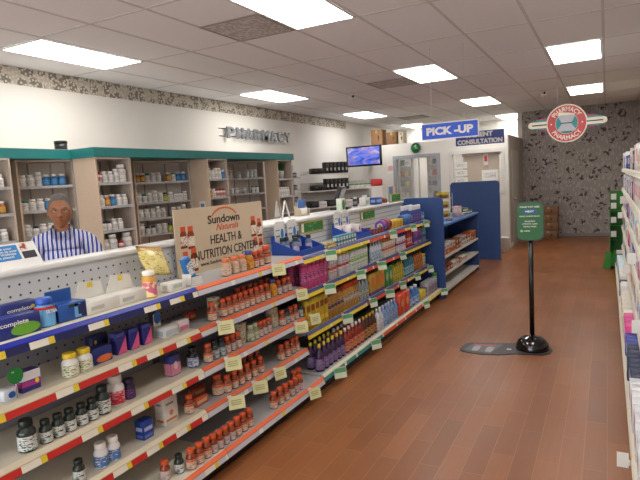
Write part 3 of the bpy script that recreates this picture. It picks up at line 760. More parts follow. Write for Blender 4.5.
# cream header sign
t = thing('store_sign', 'cream board sign reading health and nutrition center on the top shelf', 'sign', (-2.385, 3.09, 1.066), 0)
yA, yB, zA, zB = 2.58, 3.565, 1.066, 1.495
g = MB().prism(rrect(yB-yA, zB-zA, .008), (-2.39, (yA+yB)/2, (zA+zB)/2), Y, Z, X, .006); g.build('board', plain('#c9b79c', .5, var=.02), t)
xs = -2.3838
def sl(txt, yc, zc, w_, h_, m, **kw): lettering(txt, w_, h_, (xs, yc, zc), Y, Z, X, m, t, **kw)
M_ink = plain('#2a2422', .5)
sl('Sundown', 3.085, 1.405, .36, .058, M_ink, bold=.016)
sl('Naturals', 3.12, 1.348, .26, .045, plain('#d0552c', .5), bold=.004, shear=.35)
sl('HEALTH &', 3.10, 1.268, .36, .062, M_ink, bold=.01); sl('NUTRITION CENTER', 3.10, 1.178, .71, .062, M_ink, bold=.01)
sl('www.SundownNaturals.com', 3.03, 1.118, .46, .026, M_ink, bold=.004)
pts = [(3.09+.15*math.cos(a), 1.40+.085*math.sin(a)) for a in [math.radians(20+q*7) for q in range(21)]]
pts += [(3.09+.14*math.cos(a), 1.40+.072*math.sin(a)) for a in [math.radians(160-q*7) for q in range(21)]]
MB().prism(pts, (xs, 0, 0), Y, Z, X, .0015).build('sun_arc', plain('#dc6a34', .5), t)
MB().prism([(3.27, 1.105), (3.305, 1.105), (3.305, 1.14), (3.27, 1.14)], (xs, 0, 0), Y, Z, X, .001).build('small_badge', plain('#2a4a98', .5), t)
lettering('f', .012, .026, (xs+.0012, 3.289, 1.122), Y, Z, X, M_paper, t)
for yy, zz, s in ((2.655, 1.245, 1), (2.725, 1.235, 1.05), (2.66, 1.085, 1), (2.74, 1.085, 1.1), (3.435, 1.235, 1.1), (3.515, 1.225, 1), (3.45, 1.085, 1), (3.52, 1.085, .9)):
    g = MB(); r, h = .03*s, .14*s
    g.mat(0).prism([(-r, 0), (r, 0), (r, h*.65), (r*.7, h*.78), (-r*.7, h*.78), (-r, h*.65)], (xs, yy, zz), Y, Z, X, .0008)
    g.mat(1).prism([(-r*.75, h*.78), (r*.75, h*.78), (r*.75, h), (-r*.75, h)], (xs, yy, zz), Y, Z, X, .0012)
    g.mat(2).prism([(-r, h*.12), (r, h*.12), (r, h*.55), (-r, h*.55)], (xs+.0008, yy, zz), Y, Z, X, .0006)
    g.build('bottle_picture', [M_amber, M_ocap, printed('#e4d8c8', '#a06a58')], t)

# --- yellow-railed rack
def C_(h, r=.4): return plain(h, r)
kd('pinkcan', spray, .033, .228, C_('#c2447e'), C_('#d05a92'), printed('#cf6a9c', '#7a2a58', thr=.52), dome=False)
kd('greycan', spray, .033, .22, C_('#b9b7bb'), C_('#b8a63a'), printed('#c9c4c6', '#8a3a2a'), lab2=C_('#b8402c'))
kd('yelcan', spray, .034, .225, C_('#c7c5cc'), C_('#dfd02c'), printed('#d5d2d8', '#8a7a9a'), lab2=C_('#b8482c'))
kd('grncan', spray, .032, .23, C_('#cfd2cf'), C_('#8fd22c'), printed('#d5dad2', '#6a9a5a'), lab2=C_('#8ab878'))
kd('wspray', flat_bottle, .05, .07, .22, C_('#c9d2dc'), C_('#e2e4ea'), printed('#b4c4d8', '#2a6a7a'), trig=True)
kd('orgtube', spray, .028, .20, C_('#d8d4cc'), C_('#d88a32'), printed('#dcd6cc', '#c85a2a'), lab2=C_('#c85a30'), dome=False)
kd('prptube', spray, .028, .20, C_('#d8d6d8'), C_('#5a3f9a'), printed('#dcd8dc', '#a83a3a'), lab2=C_('#7a3a8a'), dome=False)
kd('redcan', spray, .03, .20, C_('#a8242a'), C_('#c83a3a'), printed('#b83a3a', '#e0c8c0'), dome=False)
kd('purbox', carton, .07, .15, .19, C_('#7a4a98'), (('r', 0, 1, .75, 1, C_('#b03a8a')), ('r', .1, .9, .3, .5, C_('#463a7a')), ('r', .1, .9, .1, .2, C_('#b0a0c8'))), name='pad_carton')
kd('grnbox', carton, .07, .15, .2, C_('#3a9a6a'), (('r', 0, 1, .05, .62, C_('#7a88b0')), ('r', .1, .9, .3, .45, C_('#4a4a80'))), name='pad_carton')
kd('trayfood', carton, .03, .03, .03, C_('#aaaaaa'))
def sq(y0, kind, n, gap=.004): # evenly packed depths
    h = K[kind][2]*2+gap; return [y0+h*(i+.5) for i in range(n)]
YS = lambda u, x=-2.13, z=.83: yat(u, x, z)
goods(3, 1, 'pinkcan', None, 'pink spray can', ydirect=sq(3.64, 'pinkcan', 6))
goods(3, 1, 'greycan', None, 'grey spray can with olive cap', ydirect=sq(4.10, 'greycan', 2))
goods(3, 1, 'yelcan', None, 'yellow-capped spray can', ydirect=sq(4.28, 'yelcan', 3))
goods(3, 1, 'grncan', None, 'lime-capped spray can', ydirect=sq(4.53, 'grncan', 6))
goods(3, 1, 'wspray', None, 'white trigger spray bottle', ydirect=sq(5.02, 'wspray', 4))
goods(3, 1, 'orgtube', None, 'white canister with orange lid', ydirect=sq(5.36, 'orgtube', 6))
goods(3, 1, 'prptube', None, 'white canister with purple lid', ydirect=sq(5.78, 'prptube', 5))
goods(3, 1, 'redcan', None, 'red spray can', ydirect=sq(6.13, 'redcan', 3))
goods(3, 1, 'purbox', None, 'purple pad carton', ydirect=sq(6.36, 'purbox', 2)); goods(3, 1, 'grnbox', None, 'green and grey pad carton', ydirect=[6.79])
goods(3, 1, 'pinkcan', None, 'pink spray can', ydirect=sq(3.64, 'pinkcan', 6), x=-2.22, row='back row')
goods(3, 1, 'grncan', None, 'lime-capped spray can', ydirect=sq(4.53, 'grncan', 5), x=-2.22, row='back row')
# third shelf
kd('yelbox', carton, .06, .072, .245, C_('#c9aa20'), (('r', .1, .9, .6, .8, C_('#8a4a1c')), ('r', .15, .85, .15, .3, C_('#e0c84a'))), name='cleaner_carton')
kd('brncan', spray, .03, .235, C_('#a87a2c'), C_('#8a3a24'), printed('#b89038', '#4a3a58'), lab2=C_('#3a3a6a'))
kd('orgcan', spray, .03, .235, C_('#b88a3a'), C_('#d8542c'), printed('#c09a5a', '#4a4a6a'), lab2=C_('#aab0c0'), dome=False)
kd('navyb', flat_bottle, .055, .075, .225, C_('#8a949c'), C_('#1f2a44'), printed('#b0b4a0', '#2a3a70'))
kd('laund', carton, .08, .125, .215, C_('#c8a23a'), (('e', .15, .85, .35, .85, C_('#e0742c')), ('r', .2, .8, .5, .68, C_('#3a3f98')), ('r', 0, 1, 0, .15, C_('#5a4a88'))), name='detergent_carton')
kd('grncart', carton, .08, .11, .22, C_('#2f8a44'), (('e', .2, .8, .3, .75, C_('#9ac89a')), ('r', .1, .9, .45, .55, C_('#c83a3a'))), name='detergent_carton')
kd('yelgrnb', flat_bottle, .055, .066, .235, C_('#b8a82a'), C_('#3a5a34'), printed('#c9b83a', '#2f6a3a'))
kd('tealb', flat_bottle, .055, .066, .235, C_('#1f6a7a'), C_('#2a4a6a'), printed('#4a90a8', '#c0d4dc'))
kd('brownb', flat_bottle, .055, .066, .24, C_('#a8642c'), C_('#3a2218'), printed('#b87838', '#6a3a20'))
kd('yelcanb', spray, .045, .15, C_('#b8b4a0'), C_('#d8c83a'), printed('#c0bca8', '#7a7a5a'), dome=False)
goods(3, 2, 'yelbox', None, 'tall yellow carton', ydirect=sq(3.63, 'yelbox', 5))
goods(3, 2, 'brncan', None, 'amber spray can with brown cap', ydirect=sq(4.02, 'brncan', 5))
goods(3, 2, 'orgcan', None, 'amber spray can with orange cap', ydirect=sq(4.35, 'orgcan', 5))
goods(3, 2, 'navyb', None, 'grey bottle with navy cap', ydirect=sq(4.69, 'navyb', 3))
goods(3, 2, 'laund', None, 'orange and blue detergent carton', ydirect=sq(4.95, 'laund', 3))
goods(3, 2, 'grncart', None, 'green detergent carton', ydirect=sq(5.36, 'grncart', 2))
goods(3, 2, 'yelgrnb', None, 'yellow-green cleaner bottle', ydirect=sq(5.63, 'yelgrnb', 5))
goods(3, 2, 'tealb', None, 'teal cleaner bottle', ydirect=sq(6.01, 'tealb', 5))
goods(3, 2, 'brownb', None, 'amber brown cleaner bottle', ydirect=sq(6.38, 'brownb', 5))
goods(3, 2, 'yelcanb', None, 'short can with yellow lid', ydirect=sq(6.75, 'yelcanb', 2), x=-2.15)
# bottom deck
kd('purdet', flat_bottle, .07, .075, .215, C_('#3a2448', .25), C_('#d8c22c'), printed('#8a78a0', '#4a2a68'))
kd('reddet', flat_bottle, .07, .075, .215, C_('#8a2a1c', .25), C_('#d8d0c8'), printed('#b85a3a', '#e0b890'))
kd('brndet', flat_bottle, .07, .075, .215, C_('#4a2418', .25), C_('#c8a22c'), printed('#8a5a38', '#d0a058'))
kd('clrdet', flat_bottle, .07, .08, .21, C_('#c9ccd2', .3), C_('#e2e4ea'), printed('#d0d4dc', '#8a8a9a'))
kd('bluclr', flat_bottle, .07, .08, .21, C_('#7a98c4', .3), C_('#b8c8e0'), printed('#98b0d4', '#4a68a0'))
kd('orgdet', carton, .10, .16, .215, C_('#d8482a'), (('e', .2, .8, .35, .75, C_('#e89a5a')), ('r', .15, .85, .5, .62, C_('#3a3a8a'))), name='detergent_carton')
kd('bludet', flat_bottle, .09, .13, .21, C_('#3a7ac4'), C_('#e4e8ee'), printed('#5a98d8', '#e0e0e8'), neck=.45)
kd('yelsp', carton, .12, .2, .1, C_('#d8c232'), (('r', .1, .9, .2, .6, C_('#e8d86a')),), name='sponge_pack', cat='sponge pack')
kd('gryc', carton, .11, .13, .16, C_('#a8a4ac'), (('r', .1, .9, .3, .7, C_('#8a7a9a')),), name='cleaner_carton')
kd('grnpow', spray, .035, .21, C_('#b9c4b4'), C_('#4a9a4a'), printed('#c4ccc0', '#4a8a4a'), name='powder_can', dome=False)
goods(3, 3, 'purdet', None, 'purple bottle with yellow cap', ydirect=sq(3.62, 'purdet', 6), x=-2.0)
goods(3, 3, 'purdet', None, 'purple bottle with yellow cap', ydirect=sq(3.64, 'purdet', 5), x=-2.09, row='back row')
goods(3, 3, 'reddet', None, 'red bottle with pale cap', ydirect=sq(4.10, 'reddet', 5), x=-2.0)
goods(3, 3, 'reddet', None, 'red bottle with pale cap', ydirect=sq(4.06, 'reddet', 5), x=-2.09, row='back row')
goods(3, 3, 'brndet', None, 'brown bottle with amber cap', ydirect=sq(4.50, 'brndet', 4), x=-2.0)
goods(3, 3, 'clrdet', None, 'clear bottle with white cap', ydirect=sq(4.83, 'clrdet', 2), x=-2.0)
goods(3, 3, 'bluclr', None, 'pale blue bottle', ydirect=sq(5.0, 'bluclr', 5), x=-2.0)
goods(3, 3, 'orgdet', None, 'orange detergent carton', ydirect=sq(5.45, 'orgdet', 2), x=-2.01)
goods(3, 3, 'bludet', None, 'blue detergent jug with white cap', ydirect=sq(5.79, 'bludet', 3), x=-2.01)
goods(3, 3, 'yelsp', None, 'yellow sponge pack', ydirect=[6.32], x=-2.03)
goods(3, 3, 'gryc', None, 'grey cleaner carton', ydirect=sq(6.45, 'gryc', 3), x=-2.0)
goods(3, 3, 'grnpow', None, 'powder can with green lid', ydirect=[6.91], x=-2.0)

# top shelf of the yellow-railed rack: blue trays
M_tray = plain('#1d4aa8', .4)
def tray(y0, y1, label):
    t = thing('display_tray', label, 'display tray', (-2.2, (y0+y1)/2, 1.0506), 0)
    g = MB(); z = 1.0506
    g.box(-2.34, -2.095, y0, y1, z, z+.008)
    g.box(-2.102, -2.095, y0, y1, z+.008, z+.045); g.box(-2.34, -2.333, y0, y1, z+.008, z+.16)
    for yy in (y0, y1-.006): g.prism([(-2.333, z+.008), (-2.102, z+.008), (-2.102, z+.045), (-2.333, z+.13)], (0, yy, 0), X, Z, Y, .006)
    g.build('tray', M_tray, t)
    MB().box(-2.333, -2.102, (y0+y1)/2-.003, (y0+y1)/2+.003, z+.0085, z+.06).build('divider', M_tray, t)
    for k, yy in enumerate((y0+(y1-y0)*.27, y0+(y1-y0)*.73)):
        g = MB().prism([(-.075, 0), (.075, 0), (.075, .17), (.06, .185), (-.06, .185), (-.075, .17)], (-2.33, yy, z+.085), Y, Z, X, .004)
        h = g.build('header_card', plain('#e6e5e0', .5), t)
        pts = [(.035+.022*math.cos(q*.314), .085+.04*math.sin(q*.314)) for q in range(20)]
        MB().prism(pts, (-2.3256, yy, z+.085), Y, Z, X, .001).build('blue_oval', plain('#2a78c8', .5), h)
        MB().prism([(-.06, .11), (.0, .11), (.0, .12), (-.06, .12)], (-2.3256, yy, z+.085), Y, Z, X, .001).prism([(-.06, .06), (.0, .06), (.0, .075), (-.06, .075)], (-2.3256, yy, z+.085), Y, Z, X, .001).build('print', plain('#8a8f98', .5), h)
    return t
tray(3.60, 4.03, 'blue display tray with two white header cards next to the cream sign')
kd('kit', bottle, .027, .135, C_('#6a7a98'), C_('#1c2a28'), printed('#b8c0d0', '#a83a48'), name='remedy_bottle')
zt = 1.0506+.0086
for i, (yy, xx) in enumerate([(3.67, -2.28), (3.73, -2.28), (3.86, -2.28), (3.92, -2.28), (3.69, -2.17), (3.90, -2.17)]):
    put('kit', K['kit'], (xx, yy, zt), '%s small dark-capped bottle, %s row, in the blue tray by the cream sign' % (nth(i % 4+1), 'back' if xx < -2.2 else 'front'), group='small bottles in the blue tray')
kd('tanbx', carton, .06, .17, .05, printed('#b8a878', '#6a5a38'), (('r', .1, .9, .2, .5, C_('#d8cca0')),))
goods(3, 0, 'tanbx', None, 'tan carton', ydirect=[4.14], x=-2.13)
kd('tealc', carton, .05, .055, .085, C_('#2f7a88'), (('r', .1, .9, .5, .85, C_('#c8dce0')), ('r', .1, .9, .1, .3, C_('#e0e4e0'))))
goods(3, 0, 'tealc', None, 'teal and white carton', ydirect=sq(4.25, 'tealc', 7), x=-2.13)
t = tray(4.68, 5.08, 'blue display tray of pink and white cartons in the middle of the top shelf')
kd('pkwh', carton, .05, .085, .12, C_('#e2d8da'), (('r', .1, .9, .1, .45, C_('#d88aa8')), ('e', .2, .6, .5, .85, C_('#cf5a7a'))))
for i, (yy, xx) in enumerate([(4.74, -2.28), (4.83, -2.28), (4.94, -2.28), (5.03, -2.28), (4.76, -2.19), (4.95, -2.19)]):
    put('pkwh', K['pkwh'], (xx, yy, zt), '%s pink and white carton, %s row, in the middle blue tray' % (nth(i % 4+1), 'back' if xx < -2.2 else 'front'), group='pink cartons in the blue tray')
kd('dkred', carton, .05, .075, .055, C_('#6a1f28'), (('r', .1, .9, .3, .7, C_('#a83a4a')),))
goods(3, 0, 'dkred', None, 'small dark red carton', ydirect=sq(5.10, 'dkred', 4), x=-2.12)
goods(3, 0, 'dkred', None, 'small dark red carton', ydirect=sq(5.12, 'dkred', 3), x=-2.24, row='back row', zoff=0)
def roll(key, r, wdt, m, m2, name='tape_roll'):
    def mk(label):
        M = Matrix.Translation((0, 0, r)) @ Matrix.Rotation(math.pi/2, 4, 'X')
        o = MB().lathe([(r*.5, -wdt/2), (r*.96, -wdt/2), (r, -wdt*.4), (r, wdt*.4), (r*.96, wdt/2), (r*.5, wdt/2), (r*.5, -wdt/2)], 20, M=M, cap=False).build(name, m)
        MB().lathe([(r*.49, -wdt/2-.001), (r*.36, -wdt/2-.001), (r*.36, wdt/2+.001), (r*.49, wdt/2+.001), (r*.49, -wdt/2-.001)], 20, M=M, cap=False).build('core', m2, o, False)
        return tag(o, label, 'bandage roll')
    return mk, r, wdt/2+.002
kd('proll', roll, .06, .075, C_('#6a3f9a'), M_paper, name='bandage_roll'); kd('rroll', roll, .065, .06, C_('#8a2030'), M_paper, name='bandage_roll'); kd('broll', roll, .06, .06, C_('#3a6ab0'), M_paper, name='bandage_roll')
goods(3, 0, 'proll', None, 'purple bandage roll', ydirect=[5.46], x=-2.14)
goods(3, 0, 'rroll', None, 'dark red bandage roll', ydirect=sq(5.505, 'rroll', 2), x=-2.14)
kd('yelbx', carton, .09, .105, .09, C_('#e0bc28'), (('e', .25, .75, .2, .75, C_('#e08a2a')), ('r', .0, 1, .85, 1, C_('#e8d04a'))))
goods(3, 0, 'yelbx', None, 'yellow carton', ydirect=sq(5.64, 'yelbx', 4), x=-2.15)
goods(3, 0, 'broll', None, 'blue bandage roll', ydirect=sq(6.09, 'broll', 4), x=-2.14)
kd('blusp', bottle, .032, .21, C_('#24489c'), C_('#e4e6ea'), printed('#3a5aa8', '#b04a5a'), name='mouthwash_bottle', capf=.27, neck=.62)
goods(3, 0, 'blusp', None, 'tall blue bottle with white top', ydirect=sq(6.36, 'blusp', 6), x=-2.12)
goods(3, 0, 'blusp', None, 'tall blue bottle with white top', ydirect=sq(6.36, 'blusp', 6), x=-2.22, row='back row')
kd('ltblu', carton, .08, .14, .10, C_('#4a8ac0'), (('r', .1, .9, .3, .6, C_('#b0d0e4')),))
goods(3, 0, 'ltblu', None, 'light blue carton', ydirect=[6.87], x=-2.15)
kd('grnpk', carton, .06, .09, .13, C_('#d0d8cc'), (('e', .15, .85, .1, .9, C_('#3a8a3a')), ('r', .2, .8, .35, .6, C_('#c0dcb0'))), name='herb_tea_pack', cat='pack')
put('grnpk', K['grnpk'], (-2.45, 5.14, CT+.0006), 'white and green pack standing on the counter edge above the pink tray')
# slat wall cards
def card(y, z, x, wd, ht, label):
    t = thing('shelf_sign', label, 'shelf sign', (x, y, z), 0)
    MB().box(0, .003, -wd/2, wd/2, -ht/2, ht/2).build('card', plain('#c8b24a', .5), t, False)
    MB().box(.0032, .0042, -wd/2+.012, wd/2-.012, -ht/2+.012, ht/2-.012).build('green_print', printed('#2f7a3a', '#8ab858', thr=.6, sx=60, sz=60), t, False)
    MB().box(.0043, .005, -wd/2+.03, -wd/2+.075, -ht/2+.015, ht/2-.015).build('white_print', M_paper, t, False)
card(4.42, 1.212, -2.417, .46, .105, 'green card with gold edge on the slat panel nearest the cream sign')
card(5.76, 1.212, -2.417, .44, .105, 'green card with gold edge on the slat panel by the bandage rolls')
card(6.66, CT+.056, -2.405, .42, .11, 'green card with gold edge standing on the counter above the blue bottles')
# price cards clipped to the rails
PC = [(0, 607, 119)]
def price_card(x, y, z, label, green, tilt, cut=0):
    t = thing('price_card', label, 'price card', (x, y, z), math.radians(tilt))
    w_, h_ = (.10, .075) if not green else (.105, .08)
    M = Matrix.Rotation(math.radians(-12), 4, 'Y')
    MB().box(0, .0012, -.008, w_-.008, -h_, .006, M=M).build('card', plain('#d8d9a6', .6) if not green else plain('#cfd8c0', .5), t, False)
    g = MB()
    if green: g.box(.0014, .002, -.004, w_-.012, -h_*.45, 0, M=M)
    else:
        for q in (.25, .42, .58): g.box(.0014, .002, .008, w_*.7, -h_*q-.006, -h_*q, M=M)
    g.build('print', plain('#5a9a6a', .5) if green else plain('#a8a06a', .6), t, False)
    MB().box(-.006, .004, -.012, .012, -.002, .012).build('clip', plain('#d8dcdc', .3), t, False)
def cards(rk, lv, us, green):
    lvls = (LV1+(DK,)) if rk < 3 else (LV3+(DK3,))
    z = lvls[lv]+.002; x = (XD if lv == len(lvls)-1 else XF)+.012
    for i, u in enumerate(us):
        lvn = LVN[4] if lv == len(lvls)-1 else LVN[lv]
        pre = (nth(i+1)+' ') if len(us) > 1 else ''
        price_card(x, yat(u, x, z-.05), z, '%s%s price card%s, clipped to the %s rail, %s' % (pre, 'green-and-white' if green else 'cream', ' from near end' if pre else '', lvn, RACK[rk]), green, random.choice((-42, -34, -26, -20)))
cards(2, 0, (273,), False); cards(2, 1, (219, 297), False); cards(2, 2, (226.5, 296, 311), False); cards(2, 3, (230, 254, 275), False); cards(2, 4, (310,), False)
cards(3, 0, (326, 390, 411, 424), True); cards(3, 1, (325, 357, 378, 400), True); cards(3, 2, (343, 370, 386, 400, 415, 428), True); cards(3, 3, (335, 372, 424, 441), True)
#PART2
# ------------------------------------------------------------------ pharmacy shelving along the left wall
M_shelfback = plain('#cfc5ba', .6, var=.03); M_frame = plain('#c4b4a6', .55)
M_jw = plain('#e4e2de', .4); M_jwc = plain('#f0efec', .4); M_jb = plain('#2f72ac', .4); M_jy = plain('#c9952c', .4); M_jn = plain('#24304e', .4)
M_jamb = plain('#b0662c', .35); M_jl = printed('#d8d4cc', '#9a9aa4')
kd('jw', jar, .037, .118, M_jw, M_jwc, M_jl); kd('jwt', jar, .034, .145, M_jw, M_jwc, M_jl); kd('jwb', jar, .054, .19, M_jw, M_jwc, M_jl)
kd('jb', jar, .037, .12, M_jb, M_jw, plain('#4a8cc4', .4)); kd('jy', jar, .034, .118, M_jamb, M_jw, plain('#d0a040', .4)); kd('jn', jar, .033, .10, M_jw, M_jn, M_jl)
kd('jgr', jar, .034, .115, plain('#9aa82f', .4), M_jn, plain('#b8c060', .4)); kd('jr', jar, .033, .11, M_jw, M_red, plain('#c87a70', .4)); kd('jteal', jar, .033, .11, M_jw, plain('#2a8a78', .4), M_jl)
M_clear, t_, b_ = base_mat('clear_glass'); b_.inputs['Base Color'].default_value = (.9, .95, .95, 1); b_.inputs['Alpha'].default_value = .35; b_.inputs['Roughness'].default_value = .1
kd('jgl', jar, .032, .13, M_clear, M_jwc, M_clear); kd('jgls', jar, .034, .09, M_clear, M_jwc, M_clear)
kd('bxw', carton, .07, .13, .09, M_jw, (('r', .1, .9, .5, .8, plain('#c8ccd0', .5)),), name='stock_carton')
SPREAD = {}
def cabinet(name, label, ox, oy, rz, wd, dp, zs, ztop=2.0, side='both'):
    """shelf unit facing +x in its own frame, front left corner (ox, oy), width along +y"""
    t = thing(name, label, 'shelf unit', (ox, oy, 0), rz)
    MB().box(-dp, -dp+.012, 0, wd, 0, ztop).build('back_panel', M_shelfback, t, False)
    if side in ('both', 'near'): MB().box(-dp+.0125, 0, 0, .018, 0, ztop).build('side_panel', M_beige, t, False)
    if side in ('both', 'far'): MB().box(-dp+.0125, 0, wd-.018, wd, 0, ztop).build('side_panel', M_frame, t, False)
    MB().box(-dp+.0125, -.001, .0185, wd-.0185, ztop-.02, ztop).build('top_panel', M_frame, t, False)
    g = MB()
    for q in (.3, .7): g.box(-dp+.0125, -dp+.018, wd*q-.008, wd*q+.008, .1, ztop-.03)
    g.build('slotted_rail', plain('#8f8a86', .4, .5), t, False)
    for z in zs:
        s = MB().box(-dp+.0185, -.004, .0185, wd-.0185, z-.018, z).build('shelf', M_shelfm, t, False)
        MB().box(-.0039, -.001, .0185, wd-.0185, z-.024, z+.004).build('label_strip', plain('#b5b5b6', .4), s, False)
    return t
def stock(t, wd, dp, z, seq, unit, shelf, gap=.006, start=.03, back=.0):
    """row of jars on a shelf of unit t, in the unit's own frame"""
    rz = t.rotation_euler.z; M = Matrix.Translation(t.location) @ Matrix.Rotation(rz, 4, 'Z')
    a = start; names = {'jw': 'white jar', 'jwt': 'tall white jar', 'jwb': 'big white jug', 'jb': 'blue jar', 'jy': 'amber jar', 'jn': 'white jar with navy lid', 'jgr': 'olive jar',
             'jr': 'white jar with red lid', 'jteal': 'white jar with teal lid', 'jgl': 'tall glass jar', 'jgls': 'short glass jar', 'bxw': 'white stock carton'}
    cnt = {}; tot = {}
    for k in seq:
        if k: tot[k] = tot.get(k, 0)+1
    for k in seq:
        if k is None: a += .07; continue
        h = K[k][2]
        if a+2*h > wd-.02: break
        cnt[k] = cnt.get(k, 0)+1
        p = M @ Vector((-max(.05, h+.014 if k != 'bxw' else .06)-back, a+h, z+.0006))
        pre = nth(cnt[k])+' ' if tot[k] > 1 else ''
        put(k, K[k], p, '%s%s%s, %s, %s' % (pre, names[k], ' from near end' if pre else '', shelf, unit), rz, '%ss on the %s of the %s' % (names[k], shelf, unit) if pre else None)
        a += 2*h+gap
SH = ['upper shelf', 'second shelf', 'third shelf', 'lowest shelf']
ZS = (1.735, 1.49, 1.235, 1.0)
dg = math.radians
A = cabinet('pharmacy_shelf', 'grey pharmacy shelf unit at the picture edge, near side of the man', -4.88, 2.55, 0, .65, .3, ZS)
u = 'edge shelf unit'
stock(A, .65, .3, ZS[0], ['jw', 'jw', None, 'jw', 'jwt', 'jw', 'jw', 'jw'], u, SH[0], start=.06)
stock(A, .65, .3, ZS[1], ['jw', 'jy', None, 'jw', 'jy', 'jw', 'jy', 'jw'], u, SH[1], start=.06)
stock(A, .65, .3, ZS[2], ['jn', 'jn', 'jw', None, 'jw', 'jn', 'jw'], u, SH[2], start=.06)
stock(A, .65, .3, ZS[3], ['jw', 'jn', 'jw', 'jw', 'jn', 'jw'], u, SH[3], start=.06)
Bc = cabinet('pharmacy_shelf', 'angled pharmacy shelf unit right behind the man in the striped shirt', -5.15, 3.43, dg(-20.5), .545, .24, ZS)
u = 'shelf unit behind the man'
stock(Bc, .54, .24, ZS[0], ['jw', 'jw', 'jwt', 'jb', 'jb', 'jb', 'jw', 'jb'], u, SH[0], gap=.002, start=.022)
stock(Bc, .54, .24, ZS[1], ['jteal', 'jw', 'jw', 'jb', 'jw', None, 'jn', 'jw'], u, SH[1], gap=.002, start=.022)
stock(Bc, .54, .24, ZS[2], ['jw', 'jn', 'jw', 'jw', 'jw', 'jwt', 'jw'], u, SH[2], gap=.002, start=.022)
Cc = cabinet('pharmacy_shelf', 'narrow pharmacy shelf unit with a wide beige side beside the man', -4.6, 3.92, 0, .47, .33, ZS)
u = 'narrow unit beside the man'
stock(Cc, .47, .33, ZS[0], ['jr', 'jw', 'jw', 'jwt', 'jwb', 'jwt'], u, SH[0], gap=.003, start=.03)
stock(Cc, .47, .33, ZS[1], ['jw', 'jy', 'jb', 'jw', 'jw', 'jw'], u, SH[1], gap=.004, start=.03)
stock(Cc, .47, .33, ZS[2], ['jn', 'jn', 'jw', 'jw', 'bxw'], u, SH[2], gap=.004, start=.03)
stock(Cc, .47, .33, ZS[3], ['jwt', 'jwb', 'jr', 'jwb', 'jw'], u, SH[3], gap=.012, start=.04)
Dc = cabinet('pharmacy_shelf', 'wide angled pharmacy shelf unit behind the gold pouch', -5.15, 4.95, dg(-18.5), .775, .24, (1.735, 1.48, 1.28, 1.08))
u = 'wide unit behind the pouch'
ZD = (1.735, 1.48, 1.28, 1.08)
stock(Dc, .775, .24, ZD[0], ['jy', 'jy', 'jteal', 'jw', 'jw', None, 'jy', 'jteal', 'jb', 'jb', 'jn'], u, SH[0], gap=.002, start=.022)
stock(Dc, .775, .24, ZD[1], ['jw', 'jteal', 'jw', 'jwt', 'jw', 'jgr', 'jw', 'bxw', 'jw', 'jn'], u, SH[1], gap=.002, start=.022)
stock(Dc, .775, .24, ZD[2], ['jw', 'jw', 'jw', 'jwt', 'jw', None, 'jw', 'jw', 'jwt'], u, SH[2], gap=.004, start=.03)
stock(Dc, .775, .24, ZD[3], ['jwt', 'jn', 'jn', 'jw', 'jw', 'jgr', 'jn', 'jb', 'jw'], u, SH[3], gap=.008, start=.03)
Ec = cabinet('pharmacy_shelf', 'narrow beige-sided pharmacy shelf unit just above the cream sign', -4.6, 5.69, 0, .42, .29, ZS)
u = 'narrow unit over the sign'
stock(Ec, .42, .29, ZS[0], ['jwt', 'jw', 'jwt', 'jwt', 'jb'], u, SH[0], gap=.004, start=.03)
stock(Ec, .42, .29, ZS[1], ['jy', 'jw', 'jr', 'jr', 'jr'], u, SH[1], gap=.004, start=.03)
stock(Ec, .42, .29, ZS[2], ['jw', 'jw', 'jn', 'jw'], u, SH[2], gap=.004, start=.03)
t = thing('paper_notice', 'small white notice with a blue mark taped to a beige shelf side', 'notice', (-4.73, 5.688, 1.33), 0)
MB().box(-.05, .05, -.002, -.0005, 0, .12).build('sheet', M_paper, t, False); MB().box(-.03, .03, -.003, -.0022, .04, .09).build('blue_print', plain('#6a8ac0', .5), t, False)
Fc = cabinet('pharmacy_shelf', 'angled pharmacy shelf unit with glass jars beyond the cream sign', -5.15, 6.84, dg(-32), .615, .23, (1.74, 1.5, 1.26, 1.02))
u = 'glass jar unit'
stock(Fc, .615, .23, 1.74, ['jgl', None, 'jgls', None, 'jgl', 'jgl', 'jgl'], u, SH[0], gap=.004, start=.03)
stock(Fc, .615, .23, 1.5, ['jgls', 'jgls', None, 'jgls', None, 'jteal', 'jteal'], u, SH[1], gap=.004, start=.03)
stock(Fc, .615, .23, 1.26, ['jgls', 'jgls', 'jgls', None, 'jgls'], u, SH[2], gap=.004, start=.03)
Gc = cabinet('pharmacy_shelf', 'far pharmacy shelf unit with potted green plants on top shelf', -4.6, 7.40, 0, .46, .24, (1.70, 1.42, 1.15))
u = 'potted plant unit'
stock(Gc, .46, .24, 1.42, ['jwt', 'jwt', 'jwt', 'jwt', 'jwt', 'jwt'], u, SH[1], gap=.004, start=.03)
M_leaf = plain('#2f6a2a', .5, var=.3, sc=60)
def plant(x, y, z, label):
    t = thing('potted_plant', label, 'plant', (x, y, z), 0)
    MB().lathe([(.036, 0), (.05, .11), (.052, .125), (.044, .125), (.04, .11)], 16, M=Matrix.Identity(4)).build('pot', M_white, t, False)
    rnd = random.Random(int(y*100)); g = MB()
    for i in range(90):
        a = rnd.uniform(0, 6.28); l = rnd.uniform(.03, .085); up = rnd.uniform(.02, .13); c0 = Vector((rnd.uniform(-.03, .03), rnd.uniform(-.03, .03), .12+rnd.uniform(0, .04)))
        d = Vector((math.cos(a)*l*.75, math.sin(a)*l*.75, up)); s = Vector((-math.sin(a), math.cos(a), 0))*.011; m = c0+d*.55+Vector((0, 0, .012))
        g.quad(c0, m-s, c0+d, m+s)
    g.build('leaves', M_leaf, t, False)
plant(-4.70, 7.50, 1.7006, 'bushy green plant in a white pot nearest the shelf side')
plant(-4.70, 7.66, 1.7006, 'bushy green plant in a white pot at the far end of its shelf')
